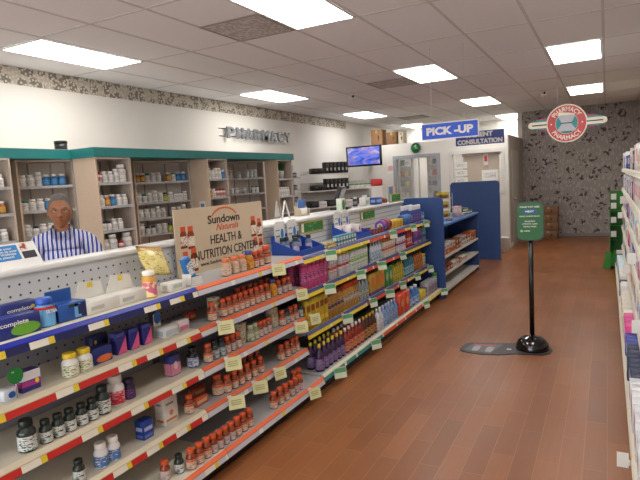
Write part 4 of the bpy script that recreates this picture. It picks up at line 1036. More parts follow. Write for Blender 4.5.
# teal canopy over the units
t = thing('shelf_canopy', 'teal canopy running along the top of the pharmacy shelf units', 'canopy', (-5, 5, 2.002), 0)
PO = [(-5.425, 1.6), (-4.93, 1.6), (-4.93, 3.9), (-4.58, 3.9), (-4.58, 7.9), (-5.425, 7.9)]
MB().prism(PO, (0, 0, 2.002), X, Y, Z, .094).build('fascia', M_teal, t)
MB().prism(PO, (0, 0, 2.0962), X, Y, Z, .003).build('bounce_board', plain('#b9b4ae', .7), t)  # unseen grey top, added to keep teal bounce light off the ceiling
MB().box(-4.95, -4.9, 7.902, 8.06, 1.84, 2.06).build('end_drop', M_teal, t)
t = thing('black_spool', 'short black round tin on the teal canopy above the man', 'tin', (-5.05, yat(61, -5.05, 2.13), 2.0996), 0)
MB().lathe([(.06, 0), (.062, .01), (.062, .07)], 20).build('body', M_black, t, False); MB().lathe([(.066, .0705), (.066, .092), (.06, .096)], 20).build('lid', M_blk, t, False)
# PHARMACY letters on the wall
t = thing('pharmacy_letters', 'silver raised wall letters spelling PHARMACY above the teal canopy', 'wall letters', (-5.43, 8.15, 2.4), 0)
wl = (9.2-7.16)/8; M_sil = plain('#8f9399', .3, .5)
for i, ch in enumerate('PHARMACY'):
    lettering(ch, .19 if ch != 'M' else .215, .185, (XL+.045, 7.16+wl*(i+.5), 2.485), Y, Z, X, M_sil, t, name='letter', bold=.025, depth=.035)
g = MB()
for zz in (2.43, 2.55): g.box(XL+.001, XL+.012, 7.05, 9.22, zz-.006, zz+.006)
g.build('mounting_rail', M_chrome, t)

# ------------------------------------------------------------------ will-call shelves
wc_a = dg(-25.9)
t = thing('collection_shelf', 'white open shelves of black bins below the television', 'shelf unit', (-5.16, 9.35, 0), wc_a)
WZ = (1.77, 1.44, 1.11); wl_ = (1.2, 1.8, 1.8)
MB().box(-.222, -.2155, 0, 1.8, 0, 1.6).build('back_panel', plain('#b4b0ac', .6), t, False)
for z, L in zip(WZ, wl_):
    s = MB().box(-.02, .0, 0.0, L, z-.022, z).box(-.21, -.0205, .0, L, z-.02, z).build('shelf', M_whitem, t, False)
MB().box(-.215, 0, 0, 1.8, .0, .80).build('base_cabinet', M_white, t, False)
MW = Matrix.Translation(t.location) @ Matrix.Rotation(wc_a, 4, 'Z')
kd('bin', carton, .15, .30, .11, M_black, (('r', .1, .3, .4, .7, M_dgrey),), name='black_tray', cat='bin')
kd('binder', carton, .11, .085, .225, M_black, (('r', .25, .75, .25, .5, plain('#c8c8c8', .5)),), name='black_bin', cat='bin')
SN = ['top', 'middle', 'lowest']
for k, z, n0, n in ((0, WZ[0], .2, 6), (1, WZ[1], .2, 6)):
    put('bin', K['bin'], MW @ Vector((-.1, .34, z+.0006)), 'long black tray on the %s white shelf below the television' % SN[k], wc_a)
    for i in range(n):
        put('binder', K['binder'], MW @ Vector((-.1, .55+i*.1, z+.0006)), '%s upright black bin from the tray, %s white shelf below the television' % (nth(i+1), SN[k]), wc_a, 'black bins on the %s white shelf' % SN[k])
kd('gwc', carton, .1, .12, .09, M_jw, (('r', 0, 1, .7, 1, plain('#3a9a5a', .5)), ('r', .1, .6, .2, .5, plain('#c8d0c8', .5))), name='stock_carton')
for i in range(5): put('gwc', K['gwc'], MW @ Vector((-.09, 1.17+i*.127, WZ[1]+.0006)), '%s green-topped white carton beyond the black bins, middle white shelf' % nth(i+1), wc_a, 'green-topped cartons on the middle white shelf')
kd('blkbx', carton, .14, .2, .13, plain('#1a1a1e', .4), (('r', .2, .8, .3, .6, M_dgrey),), name='black_box', cat='box')
kd('whbx', carton, .12, .18, .11, M_jw, (('r', .1, .9, .3, .6, plain('#c0c0c4', .5)),), name='paper_box', cat='box')
for i, (q, k, tx) in enumerate([(.18, 'blkbx', 'black box nearest the easel'), (.40, 'whbx', 'white paper box'), (.62, 'blkbx', 'middle black box'), (.85, 'blkbx', 'black box behind the register'), (1.08, 'whbx', 'far white paper box'), (1.32, 'blkbx', 'farthest black box')]):
    put(k, K[k], MW @ Vector((-.1, q, WZ[2]+.0006)), '%s on the lowest white shelf below the television' % tx, wc_a)
# small dark-bottle shelf between the plants and the bins
t = thing('corner_shelf', 'narrow grey corner shelf of small dark bottles beside the plants', 'shelf unit', (-5.1, 8.35, 0), dg(-20))
MB().box(-.2, -.19, 0, .42, 0, 1.95).build('back_panel', M_shelfm, t, False)
for z in (1.72, 1.5, 1.28): MB().box(-.1895, 0, 0, .42, z-.018, z).build('shelf', M_shelfm, t, False)
MC = Matrix.Translation(t.location) @ Matrix.Rotation(dg(-20), 4, 'Z')
kd('dkj', jar, .03, .11, plain('#2a2c34', .35), M_jw, plain('#8a8a94', .4))
for z, nm in ((1.72, 'upper'), (1.5, 'middle'), (1.28, 'lower')):
    for i in range(5): put('dkj', K['dkj'], MC @ Vector((-.06, .05+i*.075, z+.0006)), '%s dark bottle on the %s shelf of the corner unit by the plants' % (nth(i+1), nm), 0, 'dark bottles on the %s corner shelf' % nm)

# ------------------------------------------------------------------ television
t = thing('television', 'wall television showing a blue and mauve picture beside the partition', 'television', (-4.82, 11.45, 1.91), dg(-2))
MB().rbox(-.43, .43, -.03, .03, -.01, .445, .008).build('case', M_blk, t, False)
def tv_mat():
    m, t, b = base_mat('tv_picture')
    nz = N(t, 'ShaderNodeTexNoise'); nz.inputs['Scale'].default_value = 1; nz.inputs['Detail'].default_value = 3; nz.inputs['Distortion'].default_value = 1.2
    t.links.new(objco(t, (4, 1, 9)), nz.inputs['Vector'])
    cr = N(t, 'ShaderNodeValToRGB'); e = cr.color_ramp.elements; e[0].position = .3; e[0].color = lin('#1a2f8a'); e[1].position = .7; e[1].color = lin('#8aa8e0')
    k = cr.color_ramp.elements.new(.48); k.color = lin('#4a6ad0'); k = cr.color_ramp.elements.new(.56); k.color = lin('#8a6a90')
    t.links.new(nz.outputs[0], cr.inputs[0]); t.links.new(cr.outputs[0], b.inputs['Emission Color']); t.links.new(cr.outputs[0], b.inputs['Base Color'])
    b.inputs['Emission Strength'].default_value = .55; b.inputs['Roughness'].default_value = .3; return m
MB().box(-.39, .39, -.032, -.0305, .03, .41).build('screen', tv_mat(), t, False)
MB().box(-.05, .05, .0305, .42, .18, .24).box(-.1, .1, .42, .435, .1, .32).build('bracket', M_black, t, False)
# cardboard boxes on a high shelf behind the partition
t = thing('high_shelf', 'storeroom shelf top showing above the partition', 'shelf', (-4.6, 12.3, 0), 0)
MB().box(-5.3, -3.9, 12.06, 12.65, 2.34, 2.37).build('board', M_whitem, t)
g_ = None
for xx in (-5.28, -3.94):
    for yy in (12.08, 12.6): MB().box(xx, xx+.03, yy, yy+.03, 0, 2.34).build('leg', M_shelfm, t)
def cbox(name, label, x, y, z, w_, d_, h_, m, rz=0):
    t = thing(name, label, 'box', (x, y, z), rz)
    MB().rbox(-w_/2, w_/2, -d_/2, d_/2, 0, h_, .004, 1).build('box_body', m, t, False)
    MB().box(-w_*.5, w_*.5, -.025, .025, h_+.0003, h_+.001).box(-.025, .025, -d_/2-.001, -d_/2-.0003, h_*.75, h_).build('tape', plain('#b89868', .4), t, False)
    MB().prism([(-.012, h_*.3), (.012, h_*.3), (.012, h_*.5), (.03, h_*.5), (0, h_*.68), (-.03, h_*.5), (-.012, h_*.5)], (w_*.18, -d_/2-.0004, 0), X, Z, -Y, .001).build('arrow_print', plain('#5a3c24', .6), t, False)
cbox('cardboard_box', 'brown cardboard box standing above the television on the high shelf', -4.79, 12.34, 2.3706, .28, .3, .38, M_kraft)
cbox('cardboard_box', 'open-sided brown cardboard box with pale paper beside the one above the television', -4.42, 12.34, 2.3706, .24, .3, .29, plain('#8a6440', .75))
cbox('white_box', 'pale carton at the end of the boxes above the partition', -4.21, 12.36, 2.3706, .12, .25, .27, plain('#d8cdb8', .6))
# wall clock
t = thing('wall_clock', 'round green-faced wall clock above the service window', 'clock', (-3.745, 11.899, 2.23), 0)
MR = Matrix.Rotation(math.pi/2, 4, 'X')
MB().lathe([(.135, 0), (.14, .02), (.125, .035), (.112, .03), (.112, .02)], 32, M=MR).build('rim', plain('#c8cccc', .3, .4), t, False)
MB().lathe([(.112, .0205), (.02, .022)], 32, M=MR).build('face', plain('#1f7a3c', .4), t, False)
MB().box(-.004, .004, -.026, -.024, -.01, .075).box(-.01, .05, -.028, -.0265, -.004, .004).build('hands', M_white, t, False)
# papers on the partition
def paper(x, z, w_, h_, label, m=None, y=11.9, extra=None):
    t = thing('paper_notice', label, 'notice', (x, y, z), 0)
    MB().box(-w_/2, w_/2, -.0025, -.0006, 0, h_).build('sheet', m or M_paper, t, False)
    if extra: MB().box(-w_*.35, w_*.35, -.0036, -.0027, h_*.3, h_*.75).build('print', extra, t, False)
paper(-4.35-.02, 1.98-.28, .16, .24, 'white notice with a pale pink mark between television and service window', None, extra=plain('#e0a8a8', .6))
paper(-2.95+.17, 1.72, .26, .13, 'upper white notice in the column on the consultation window', y=YP+.0545, extra=printed('#dcdcd8', '#8a8a8a'))
paper(-2.95+.17, 1.56, .26, .13, 'second white notice in the column on the consultation window', y=YP+.0545, extra=printed('#dcdcd8', '#8a8a8a'))
paper(-2.95+.17, 1.40, .26, .13, 'third white notice in the column on the consultation window', y=YP+.0545, extra=printed('#dcdcd8', '#8a8a8a'))
paper(-2.18, 1.42, .34, .24, 'wide white paper taped low on the consultation window', y=YP+.0545, extra=printed('#dcdcd8', '#9a9a9a'))
paper(-2.26, 1.76, .09, .26, 'small vertical red sign on the consultation window', plain('#d8d0cc', .5), y=YP+.0545, extra=plain('#c8302c', .5))
# beige blind behind the consultation window, standing 5 cm clear of the glass
t = thing('roller_blind', 'beige roller blind behind the consultation window', 'blind', (-2.45, 12.02, 1.2), 0)
MB().box(-2.75, -2.0, 12.03, 12.036, 1.15, 1.98).build('cloth', plain('#c0a888', .7), t); MB().lathe([(.025, -.4), (.025, .4)], 12, M=Matrix.Translation((-2.375, 12.05, 2.0)) @ Matrix.Rotation(math.pi/2, 4, 'Y')).build('roller', M_white, t)
# shelves in the room behind the first window
def back_shelf(x, y, w_, label, seed):
    t = thing('storeroom_shelf', label, 'shelf unit', (x, y, 0), 0)
    MB().box(0, w_, .25, .262, 0, 2.1).build('back_panel', M_white, t, False)
    for sx in (0, w_-.018): MB().box(sx, sx+.018, 0, .2495, 0, 2.1).build('side_panel', M_white, t, False)
    zs = (1.05, 1.35, 1.62, 1.9)
    for z in zs: MB().box(.0185, w_-.0185, 0, .249, z-.018, z).build('shelf', M_white, t, False)
    return zs
for (sx, sy, sw, nm, seed) in ((-4.98, 14.2, .42, 'white storeroom shelf seen near the window frame through the service window', 3), (-4.03, 13.6, .45, 'white storeroom shelf of coloured boxes seen through the service window', 5)):
    zs = back_shelf(sx, sy, sw, nm, seed); rnd = random.Random(seed)
    for q, z in enumerate(zs):
        a = .03; i = 0
        while a < sw-.15:
            key = 'store%d' % rnd.randrange(6)
            if key not in K:
                c = ['#c8502c', '#d8d4cc', '#3a6a4a', '#e0c84a', '#b8b8c0', '#5a6a8a'][int(key[-1])]
                kd(key, carton, .1, .1, rnd.uniform(.1, .17), plain(c, .5), name='storage_box', cat='box')
            i += 1
            put(key, K[key], (sx+a+.05, sy+.1, z+.0006), '%s box on the %s storeroom shelf row, %s unit behind the service window' % (nth(i), SH[3-q].replace('lowest shelf', 'topmost').replace('upper shelf', 'bottom').replace(' shelf', ''), 'far' if sy > 14 else 'near'), math.pi/2*3)
            a += .12

# ------------------------------------------------------------------ hanging signs
M_sign = plain('#2256d8', .45); M_sign2 = plain('#26438f', .45)
def cord(x, y, z0, p): MB().tube([(x, y, z0), (x, y, CEIL-.005)], .0022, 6).build('cord', M_white, p)
t = thing('pickup_sign', 'bright blue hanging sign reading PICK -UP', 'sign', (-1.51, 6.0, 2.09), 0)
MB().box(-1.825, -1.195, 6.0, 6.006, 2.0, 2.185).build('border', M_white, t); MB().box(-1.812, -1.208, 5.9985, 5.9998, 2.012, 2.173).build('board', M_sign, t)
lettering('PICK -UP', .51, .088, (-1.51, 5.9982, 2.093), X, Z, -Y, M_white, t, bold=.05)
cord(-1.70, 6.003, 2.185, t); cord(-1.34, 6.003, 2.185, t)
t = thing('consultation_sign', 'dark blue hanging sign reading PATIENT CONSULTATION behind the pick-up sign', 'sign', (-1.99, 10.0, 2.22), 0)
MB().box(-2.41, -1.57, 10.0, 10.008, 2.105, 2.345).build('board', M_sign2, t)
lettering('PATIENT', .46, .085, (-1.99, 9.9995, 2.285), X, Z, -Y, M_white, t, bold=.05); lettering('CONSULTATION', .78, .085, (-1.99, 9.9995, 2.165), X, Z, -Y, M_white, t, bold=.05)
cord(-2.3, 10.004, 2.345, t); cord(-1.7, 10.004, 2.345, t)
# round pharmacy sign with streamlined wings
CX, CZ, SY_ = -.525, 2.265, 9.0
t = thing('pharmacy_sign', 'round red and white hanging PHARMACY sign with teal wings', 'sign', (CX, SY_, CZ), 0)
M_sr = plain('#c44a50', .45); M_sc = plain('#e6dfcc', .45); M_st = plain('#2f8f90', .45); M_mag = plain('#a83a5a', .45)
def disc(r0, r1, yo, m, nm, d=.004, n=48):
    g = MB(); A = [[g.bm.verts.new((CX+r*math.cos(2*math.pi*k/n), SY_+yo+e, CZ+r*math.sin(2*math.pi*k/n))) for k in range(n)] for r, e in ((r1, 0), (r1, -d), (max(r0, .0005), -d), (max(r0, .0005), 0))]
    for a, c in zip(A, A[1:]+A[:1]):
        for k in range(n): g.face([a[k], a[(k+1) % n], c[(k+1) % n], c[k]])
    g.build(nm, m, t)
disc(0, .28, .03, M_sc, 'board', .03); disc(.155, .262, -.0005, M_sr, 'red_ring', .003); disc(0, .150, -.0005, M_st, 'teal_disc', .002)
lettering('PHARMACY', .5, .066, (CX, SY_-.004, CZ), X, Z, -Y, M_sc, t, arc=(.209, math.pi/2, dg(118), 1), bold=.02)
lettering('PHARMACY', .5, .066, (CX, SY_-.004, CZ), X, Z, -Y, M_sc, t, arc=(.209, -math.pi/2, dg(118), -1), bold=.02)
for s in (-1, 1): MB().prism([(.012*math.cos(q*1.2566+1.57), .012*math.sin(q*1.2566+1.57)) for q in range(5)], (CX+s*.21, SY_-.0036, CZ), X, Z, -Y, .0015).build('ring_dot', M_sc, t)
M_mort = plain('#b4b8c0', .4)
MB().prism([(-.115, -.115), (.115, -.115), (.13, -.10), (.06, .0), (-.06, .0), (-.13, -.10)], (CX, SY_-.0026, CZ), X, Z, -Y, .018).build('mortar_base', M_mort, t)
MB().prism([(-.065, .006), (.065, .006), (.12, .11), (-.12, .11)], (CX, SY_-.0026, CZ), X, Z, -Y, .022).build('mortar_bowl', M_mort, t)
MB().prism([(-.075, -.004), (.075, -.004), (.075, .008), (-.075, .008)], (CX, SY_-.0246, CZ), X, Z, -Y, .004).build('mortar_band', M_navy, t)
MB().prism([(-.115, .115), (.115, .115), (.10, .135), (-.08, .165), (-.12, .14)], (CX, SY_-.0026, CZ), X, Z, -Y, .02).build('mortar_contents', M_sc, t)
for s in (-1, 1):
    x0 = CX+s*.262; x1 = CX+s*.535
    def wing(a, c, z0, z1, m, nm, yo, rr=True):
        g = MB(); r = (z1-z0)/2; zc = (z0+z1)/2
        pts = [(a, z0), (c-s*r, z0)] + [(c-s*r+s*r*math.cos(q), zc+r*math.sin(q)) for q in [math.radians(-80+16*k) for k in range(11)]] + [(c-s*r, z1), (a, z1)] if rr else [(a, z0), (c, z0), (c, z1), (a, z1)]
        g.prism(pts, (0, SY_+yo, CZ), X, Z, Y, .018); g.build(nm, m, t)
    wing(x0, CX+s*.40, -.085, .10, M_mag, 'wing', .012, False); wing(x0, x1-s*.07, -.062, .078, M_st, 'wing', .0045, False)
    wing(x0, x1, -.042, .052, M_sc, 'wing', -.003); MB().prism([(x0+s*.005, -.004), (x1-s*.055, -.004), (x1-s*.055, .012), (x0+s*.005, .012)], (0, SY_-.0035, CZ), X, Z, -Y, .002).build('wing_slot', plain('#2a2428', .5), t)
cord(CX-.12, SY_+.015, CZ+.25, t); cord(CX+.40, SY_+.02, CZ+.05, t)

# ------------------------------------------------------------------ queue sign on the floor
t = thing('queue_sign', 'black pole stand with a green wait-here sign on a round base', 'floor sign', (-.6, 5.13, 0), 0)
MB().lathe([(.145, .006), (.145, .02), (.138, .055), (.115, .09), (.075, .115), (.03, .125), (.022, .135)], 32).build('base', plain('#0b0b0c', .12, coat=.6), t, False)
MB().lathe([(.021, .13), (.021, 1.02)], 16).build('pole', plain('#101012', .25), t, False)
TW, TH = .23, .345
MB().prism(rrect(TW, TH, .06, 8), (0, -.03, 1.165), X, Z, Y, .022).build('frame', M_black, t, False)
MB().prism(rrect(TW-.016, TH-.016, .054, 8), (0, -.0302, 1.165), X, Z, -Y, .002).build('green_panel', plain('#20602f', .45), t, False)
def gl(txt, zc, w_, h_, **kw): lettering(txt, w_, h_, (0, -.0328, 1.165+zc), X, Z, -Y, M_white, t, world=False, **kw)
MB().prism(rrect(.115, .03, .012), (0, -.0322, 1.165+.088), X, Z, -Y, .001).build('blue_pill', plain('#2450b0', .5), t, False)
gl('PLEASE WAIT HERE', .128, .16, .014); lettering('NEXT', .07, .016, (0, -.0338, 1.253), X, Z, -Y, M_white, t, world=False, bold=.03)
gl('RESPECT PATIENT PRIVACY', .045, .17, .011); gl('FOR BENEFITS', .0, .085, .012); gl('& PRIVATE, CLEAR', -.023, .125, .012); gl('INSTRUCTIONS', -.046, .105, .012)
MB().lathe([(.011, 0), (.011, .001)], 16, M=Matrix.Translation((-.07, -.0322, 1.165-.085)) @ Matrix.Rotation(math.pi/2, 4, 'X')).build('emblem', plain('#9ad0a0', .5), t, False)
MB().box(-.05, .0, -.0335, -.0325, 1.165-.089, 1.165-.081).build('emblem_print', plain('#b8d8b8', .5), t, False)
pts = [(-1.21, 4.93), (-1.195, 4.885), (-1.15, 4.86), (-1.0, 4.83), (-.85, 4.86), (-.72, 4.93), (-.60, 4.945), (-.50, 4.96), (-.44, 5.03), (-.43, 5.13), (-.46, 5.23), (-.53, 5.29), (-.6, 5.31), (-.7, 5.29), (-.8, 5.24), (-.95, 5.19), (-1.1, 5.17), (-1.17, 5.15), (-1.20, 5.09)]
t = thing('floor_mat', 'dark grey curved floor mat with two shoe prints under the queue sign', 'mat', (-.85, 5.05, 0), 0)
MB().prism(pts, (0, 0, .0004), X, Y, Z, .004).build('rim', M_black, t)
cx_, cy_ = -.82, 5.06
MB().prism([(cx_+(p-cx_)*.965, cy_+(q-cy_)*.94) for p, q in pts], (0, 0, .0044), X, Y, Z, .0012).build('mat_surface', plain('#3c3c3f', .45), t)
MB().prism([(-1.17, 4.92), (-.93, 4.875), (-.86, 5.17), (-1.12, 5.13)], (0, 0, .0056), X, Y, Z, .0006).build('pale_panel', plain('#616064', .45), t)
for xx in (-1.07, -.95):
    MB().prism([(xx+a, 4.985+c) for a, c in ((-.03, -.07), (.02, -.075), (.03, -.02), (.028, .03), (.036, .06), (.01, .085), (-.025, .08), (-.035, .03))], (0, 0, .0062), X, Y, Z, .0006).build('shoe_print', plain('#a2a2a6', .5), t)
MB().prism([(-1.1, 5.08), (-.92, 5.095), (-.91, 5.125), (-1.11, 5.105)], (0, 0, .0062), X, Y, Z, .0006).build('red_arc', plain('#c05a54', .5), t)
MB().prism([(-.81, 5.02), (-.77, 5.02), (-.77, 5.06), (-.81, 5.06)], (0, 0, .0062), X, Y, Z, .0006).build('emblem', plain('#c8c8ca', .5), t)

# ------------------------------------------------------------------ tall blue screen and low unit
M_pb = plain('#2a4a82', .55)
tag(recentre(MB().prism([(a, c) for a, c in rrect(.90, 1.455, .07, 6, (0, 0, 1, 1))], (-2.18, 10.35, .728), X, Z, Y, .035).build('privacy_screen', M_pb), (-2.18, 10.35, 0)), 'tall dark blue privacy screen standing at the end of the low unit', 'screen')
t = thing('low_shelf_unit', 'low blue shelf unit with white shelves beyond the blue end panel', 'shelf unit', (-2.15, 8.15, 0), 0)
LX0, LX1, LY0, LY1 = -2.42, -1.9, 7.06, 9.25
MB().box(LX0, LX1+.01, LY0, LY1, .935, .965).build('top', plain('#4a74b4', .45), t)
for yy in (LY0, LY1-.03): MB().box(LX0, LX1, yy, yy+.03, 0, .9345).build('side_panel', M_pb, t)
MB().box(LX0, LX0+.015, LY0+.031, LY1-.031, 0, .9345).build('back_panel', M_pb, t)
for z in (.54, .31, .08): MB().prism([(LX0+.016, z-.015), (LX1-.01, z-.015), (LX1-.008, z-.03), (LX1, z-.03), (LX1, z), (LX0+.016, z)], (0, LY0+.031, 0), X, Z, Y, LY1-LY0-.062).build('shelf', plain('#d8d6d0', .5), t)
rnd = random.Random(11)
cols_ = ['#a83a2a', '#c8742c', '#7a2a24', '#d8d4cc', '#c8c4bc', '#8a4a2a', '#b8b0a8']
for i, c in enumerate(cols_): kd('bag%d' % i, carton, .13, .16, .07, plain(c, .4), (('r', .15, .85, .3, .7, plain(['#d8b08a', '#8a2a20', '#c8a87a', '#8a8a92', '#a85a5a', '#d8b88a', '#6a6a74'][i], .45)),), name='snack_box', cat='snack box')
for z, nm, n in ((.54, 'upper', 12), (.31, 'middle', 8)):
    for i in range(n):
        k = (i//2 if z > .5 else (2 if i < 2 else i % 3+3)) % 7
        put('bag%d' % k, K['bag%d' % k], (LX1-.085, LY0+.12+i*.172, z+.0006), '%s snack box from the near end, %s white shelf of the low blue unit' % (nth(i+1), nm), 0, 'snack boxes on the %s shelf of the low unit' % nm)
        if z > .5: put('bag%d' % ((k+3) % 7), K['bag%d' % ((k+3) % 7)], (LX1-.085, LY0+.12+i*.172, z+.0712), '%s snack box of the upper layer, %s white shelf of the low blue unit' % (nth(i+1), nm), .04, 'snack boxes in the upper layer of the low unit')
# what stands on the low unit
TZ = .9656
t = thing('candy_rack', 'tiered counter display of small yellow-topped packs on the low unit', 'counter display', (-2.18, 8.1, TZ), 0)
g = MB().box(-.13, .13, -.12, .12, 0, .012)
for k in range(3): g.box(-.12, .12, -.11+k*.0, .11, .14*k+.0125 if k else .013, .14*k+.02)
for sx in (-.125, .118):
    g.box(sx, sx+.007, -.12, -.113, .0125, .37).box(sx, sx+.007, .113, .12, .0125, .37)
g.build('frame', plain('#b8bcb4', .4), t, False)
kd('pack', carton, .05, .06, .085, plain('#6a7a4a', .4), (('r', 0, 1, .6, 1, plain('#d8b82c', .4)), ('r', .1, .9, .1, .45, plain('#8a3a3a', .4))), name='sweet_pack', cat='pack')
for k in range(3):
    for i in range(3):
        for j in range(2):
            put('pack', K['pack'], (-2.18+(.05 if j == 0 else -.03), 8.1-.075+i*.068, TZ+.14*k+.0206), '%s yellow-topped pack, %s row, %s tier of the counter display' % (nth(i+1), 'front' if j == 0 else 'back', ('lowest', 'middle', 'top')[k]), -.6, 'yellow-topped packs in the counter display')
kd('spbot', bottle, .04, .2, plain('#c8d0e0', .3), M_jb, printed('#d8c8d0', '#3a5aa0'), name='lotion_bottle', neck=.5, capf=.2)
put('spbot', K['spbot'], (-2.02, 7.25, TZ), 'pale lotion bottle just beyond the blue end panel on the low unit')
kd('pinkcarton', carton, .09, .12, .16, plain('#c8a0a4', .4), (('r', .1, .9, .4, .8, plain('#e0d0d0', .5)),), name='gift_carton')
put('pinkcarton', K['pinkcarton'], (-2.03, 8.38, TZ), 'pink and white carton beside the tiered display on the low unit', -.2)
kd('whpk', carton, .2, .26, .05, plain('#c8ccc4', .4), (('r', .1, .9, .3, .7, plain('#3a4a34', .5)),), name='snack_tray', cat='tray')
put('whpk', K['whpk'], (-2.05, 8.62, TZ), 'lower white and green tray at the far end of the low unit', -.15)
kd('gnpk', carton, .2, .24, .06, plain('#2f4a34', .4), (('r', .1, .9, .3, .7, plain('#d8d8d0', .5)),), name='snack_tray', cat='tray')
put('gnpk', K['gnpk'], (-2.06, 8.95, TZ), 'dark green tray at the end of the low unit, against its edge', -.1)
put('gnpk', K['gnpk'], (-2.06, 8.66, TZ+.0506), 'dark green tray stacked on the white and green tray', -.2)
kd('flatp', carton, .09, .16, .025, plain('#2a3a6a', .4), (('r', .1, .9, .3, .7, plain('#c8a84a', .5)),), name='snack_tray', cat='tray')
put('flatp', K['flatp'], (-1.98, 7.7, TZ), 'flat navy packet lying on the blue top near its front edge', .2)
put('flatp', K['flatp'], (-2.12, 7.55, TZ), 'flat navy packet lying on the blue top behind the other', -.3)
# small white pole base beside the blue screen
t = thing('waste_bin', 'small white bin standing behind the privacy screen by the partition', 'bin', (-1.80, 11.3, 0), 0)
MB().lathe([(.07, 0), (.085, .27), (.09, .28), (.085, .285)], 20).build('bin_body', M_white, t, False); MB().lathe([(.092, .2855), (.09, .30), (.05, .315)], 20).build('lid', M_whitem, t, False)
# stacked cartons by the back wall
for i, lab in enumerate(('bottom brown carton of the stack by the wallpapered wall', 'second brown carton from the floor in the stack by the wallpaper', 'third brown carton from the floor in the stack by the wallpaper', 'topmost brown carton of the stack by the wallpapered wall')):
    cbox('cardboard_box', lab, -1.20+(.01 if i % 2 else 0), 13.72, .0006+i*.1846, .40, .42, .183, plain('#8a664a', .75), 0)

# ------------------------------------------------------------------ things on the service counter
t = thing('counter_easel', 'white folding card easel standing open on the counter', 'easel', (-2.58, 4.2, CT), dg(8))
for s in (-1, 1): MB().prism([(-.09*s-.012, 0), (-.09*s+.012, 0), (.006, .17), (-.006, .17)], (.02, 0, 0), Y, Z, X, .008).build('leg', M_white, t, False)
MB().prism([(-.06, .02), (.06, .02), (.01, .165), (-.01, .165)], (-.06, 0, 0), Y, Z, X, .004).build('back_flap', plain('#b8b8b6', .5), t, False)
t = thing('leaflet_holder', 'wooden leaflet holder with a blue leaflet on the counter', 'leaflet holder', (-2.6, 4.58, CT), dg(-10))
MB().prism([(-.04, 0), (.04, 0), (.04, .06), (-.04, .10)], (0, -.07, 0), X, Z, Y, .012).build('side', plain('#b8a890', .6), t, False)
MB().prism([(-.04, 0), (.04, 0), (.04, .06), (-.04, .10)], (0, .058, 0), X, Z, Y, .012).build('side', plain('#b8a890', .6), t, False)
MB().box(-.04, .04, -.0575, .0575, 0, .01).build('base', plain('#b8a890', .6), t, False)
MB().rbox(-.012, .006, -.05, .05, .0105, .155, .004).build('leaflet', plain('#4a6ea8', .5), t, False)
MB().rbox(.0105, .03, -.05, .05, .0105, .075, .004).build('leaflet', M_paper, t, False)
t = thing('cash_register', 'black and grey cash register screen on the counter', 'cash register', (-2.6, 5.45, CT), dg(15))
MB().rbox(-.1, .1, -.12, .12, 0, .03, .006).build('base', M_black, t, False)
MB().rbox(-.03, .03, -.03, .03, .0305, .09, .006).build('neck', M_black, t, False)
M = Matrix.Translation((0, 0, .16)) @ Matrix.Rotation(dg(20), 4, 'Y')
MB().rbox(-.022, .022, -.17, .17, -.085, .095, .01, M=M).build('screen_case', M_black, t, False)
MB().box(.0222, .0232, -.14, .14, -.06, .075, M=M).build('screen', plain('#b8bcbe', .2), t, False)
kd('cbx', carton, .08, .12, .1, M_jw, (('e', .3, .7, .2, .7, M_jb),), name='tissue_box', cat='box')
put('cbx', K['cbx'], (-2.56, 6.0, CT+.0006), 'white carton with a blue mark beside the register', .2)
kd('cbl', carton, .09, .14, .085, plain('#2a4a98', .4), (('r', .1, .9, .3, .7, plain('#8aa8d8', .5)),), name='mint_box', cat='box')
put('cbl', K['cbl'], (-2.5, 6.25, CT+.0006), 'blue carton on the counter beyond the register', -.2)
for i, (xx, yy, k, tx) in enumerate([(-2.63, 6.2, 'jw', 'white jar behind the blue carton on the counter'), (-2.66, 5.98, 'dkj', 'dark bottle behind the white carton on the counter'), (-2.66, 6.38, 'jteal', 'teal-lidded jar on the counter beyond the blue carton')]):
    put(k, K[k], (xx, yy, CT+.0006), tx)
# gift bag and poinsettia
t = thing('gift_box', 'white gift box topped with a red bow and dark ribbon on the counter', 'gift', (-2.62, 6.60, CT+.0006), dg(20))
MB().rbox(-.07, .07, -.08, .08, 0, .22, .005).build('box_body', plain('#dcd8d4', .5), t, False)
MB().rbox(-.072, .072, -.09, .09, .2206, .31, .012).build('red_wrap', plain('#c0221f', .45), t, False)
MB().box(.0725, .074, -.012, .012, .222, .308).box(.0725, .074, -.088, .088, .258, .272).build('ribbon', M_black, t, False)
t = thing('green_bow', 'red and green festive bow lying by the gift on the counter', 'bow', (-2.48, 6.42, CT), 0)
g = MB()
for k in range(8):
    a = k*math.pi/4; g.mat(k % 2).sphere((.04*math.cos(a), .04*math.sin(a), .035), .022, 6, (1.2, 1, 1.3))
g.build('loops', [plain('#2f6a3a', .5), plain('#b8282a', .5)], t, False); MB().sphere((0, 0, .05), .025, 6).build('knot', plain('#b8282a', .5), t, False)
t = thing('leaflet_rack', 'rack of blue and orange leaflets on the counter near the blue panel', 'leaflet rack', (-2.5, 6.885, CT), 0)
MB().box(-.05, .05, -.085, .085, 0, .012).box(-.05, -.042, -.085, .085, .0125, .2).box(.042, .05, -.085, .085, .0125, .07).build('rack', M_clear, t, False)
for i, c in enumerate(('#4a86b8', '#d8783a', '#c8d0d8', '#d8a06a')): MB().box(-.03, .0, -.082+i*.041, -.046+i*.041, .0125, .19+.01*(i % 2)).build('leaflet', plain(c, .5), t, False)

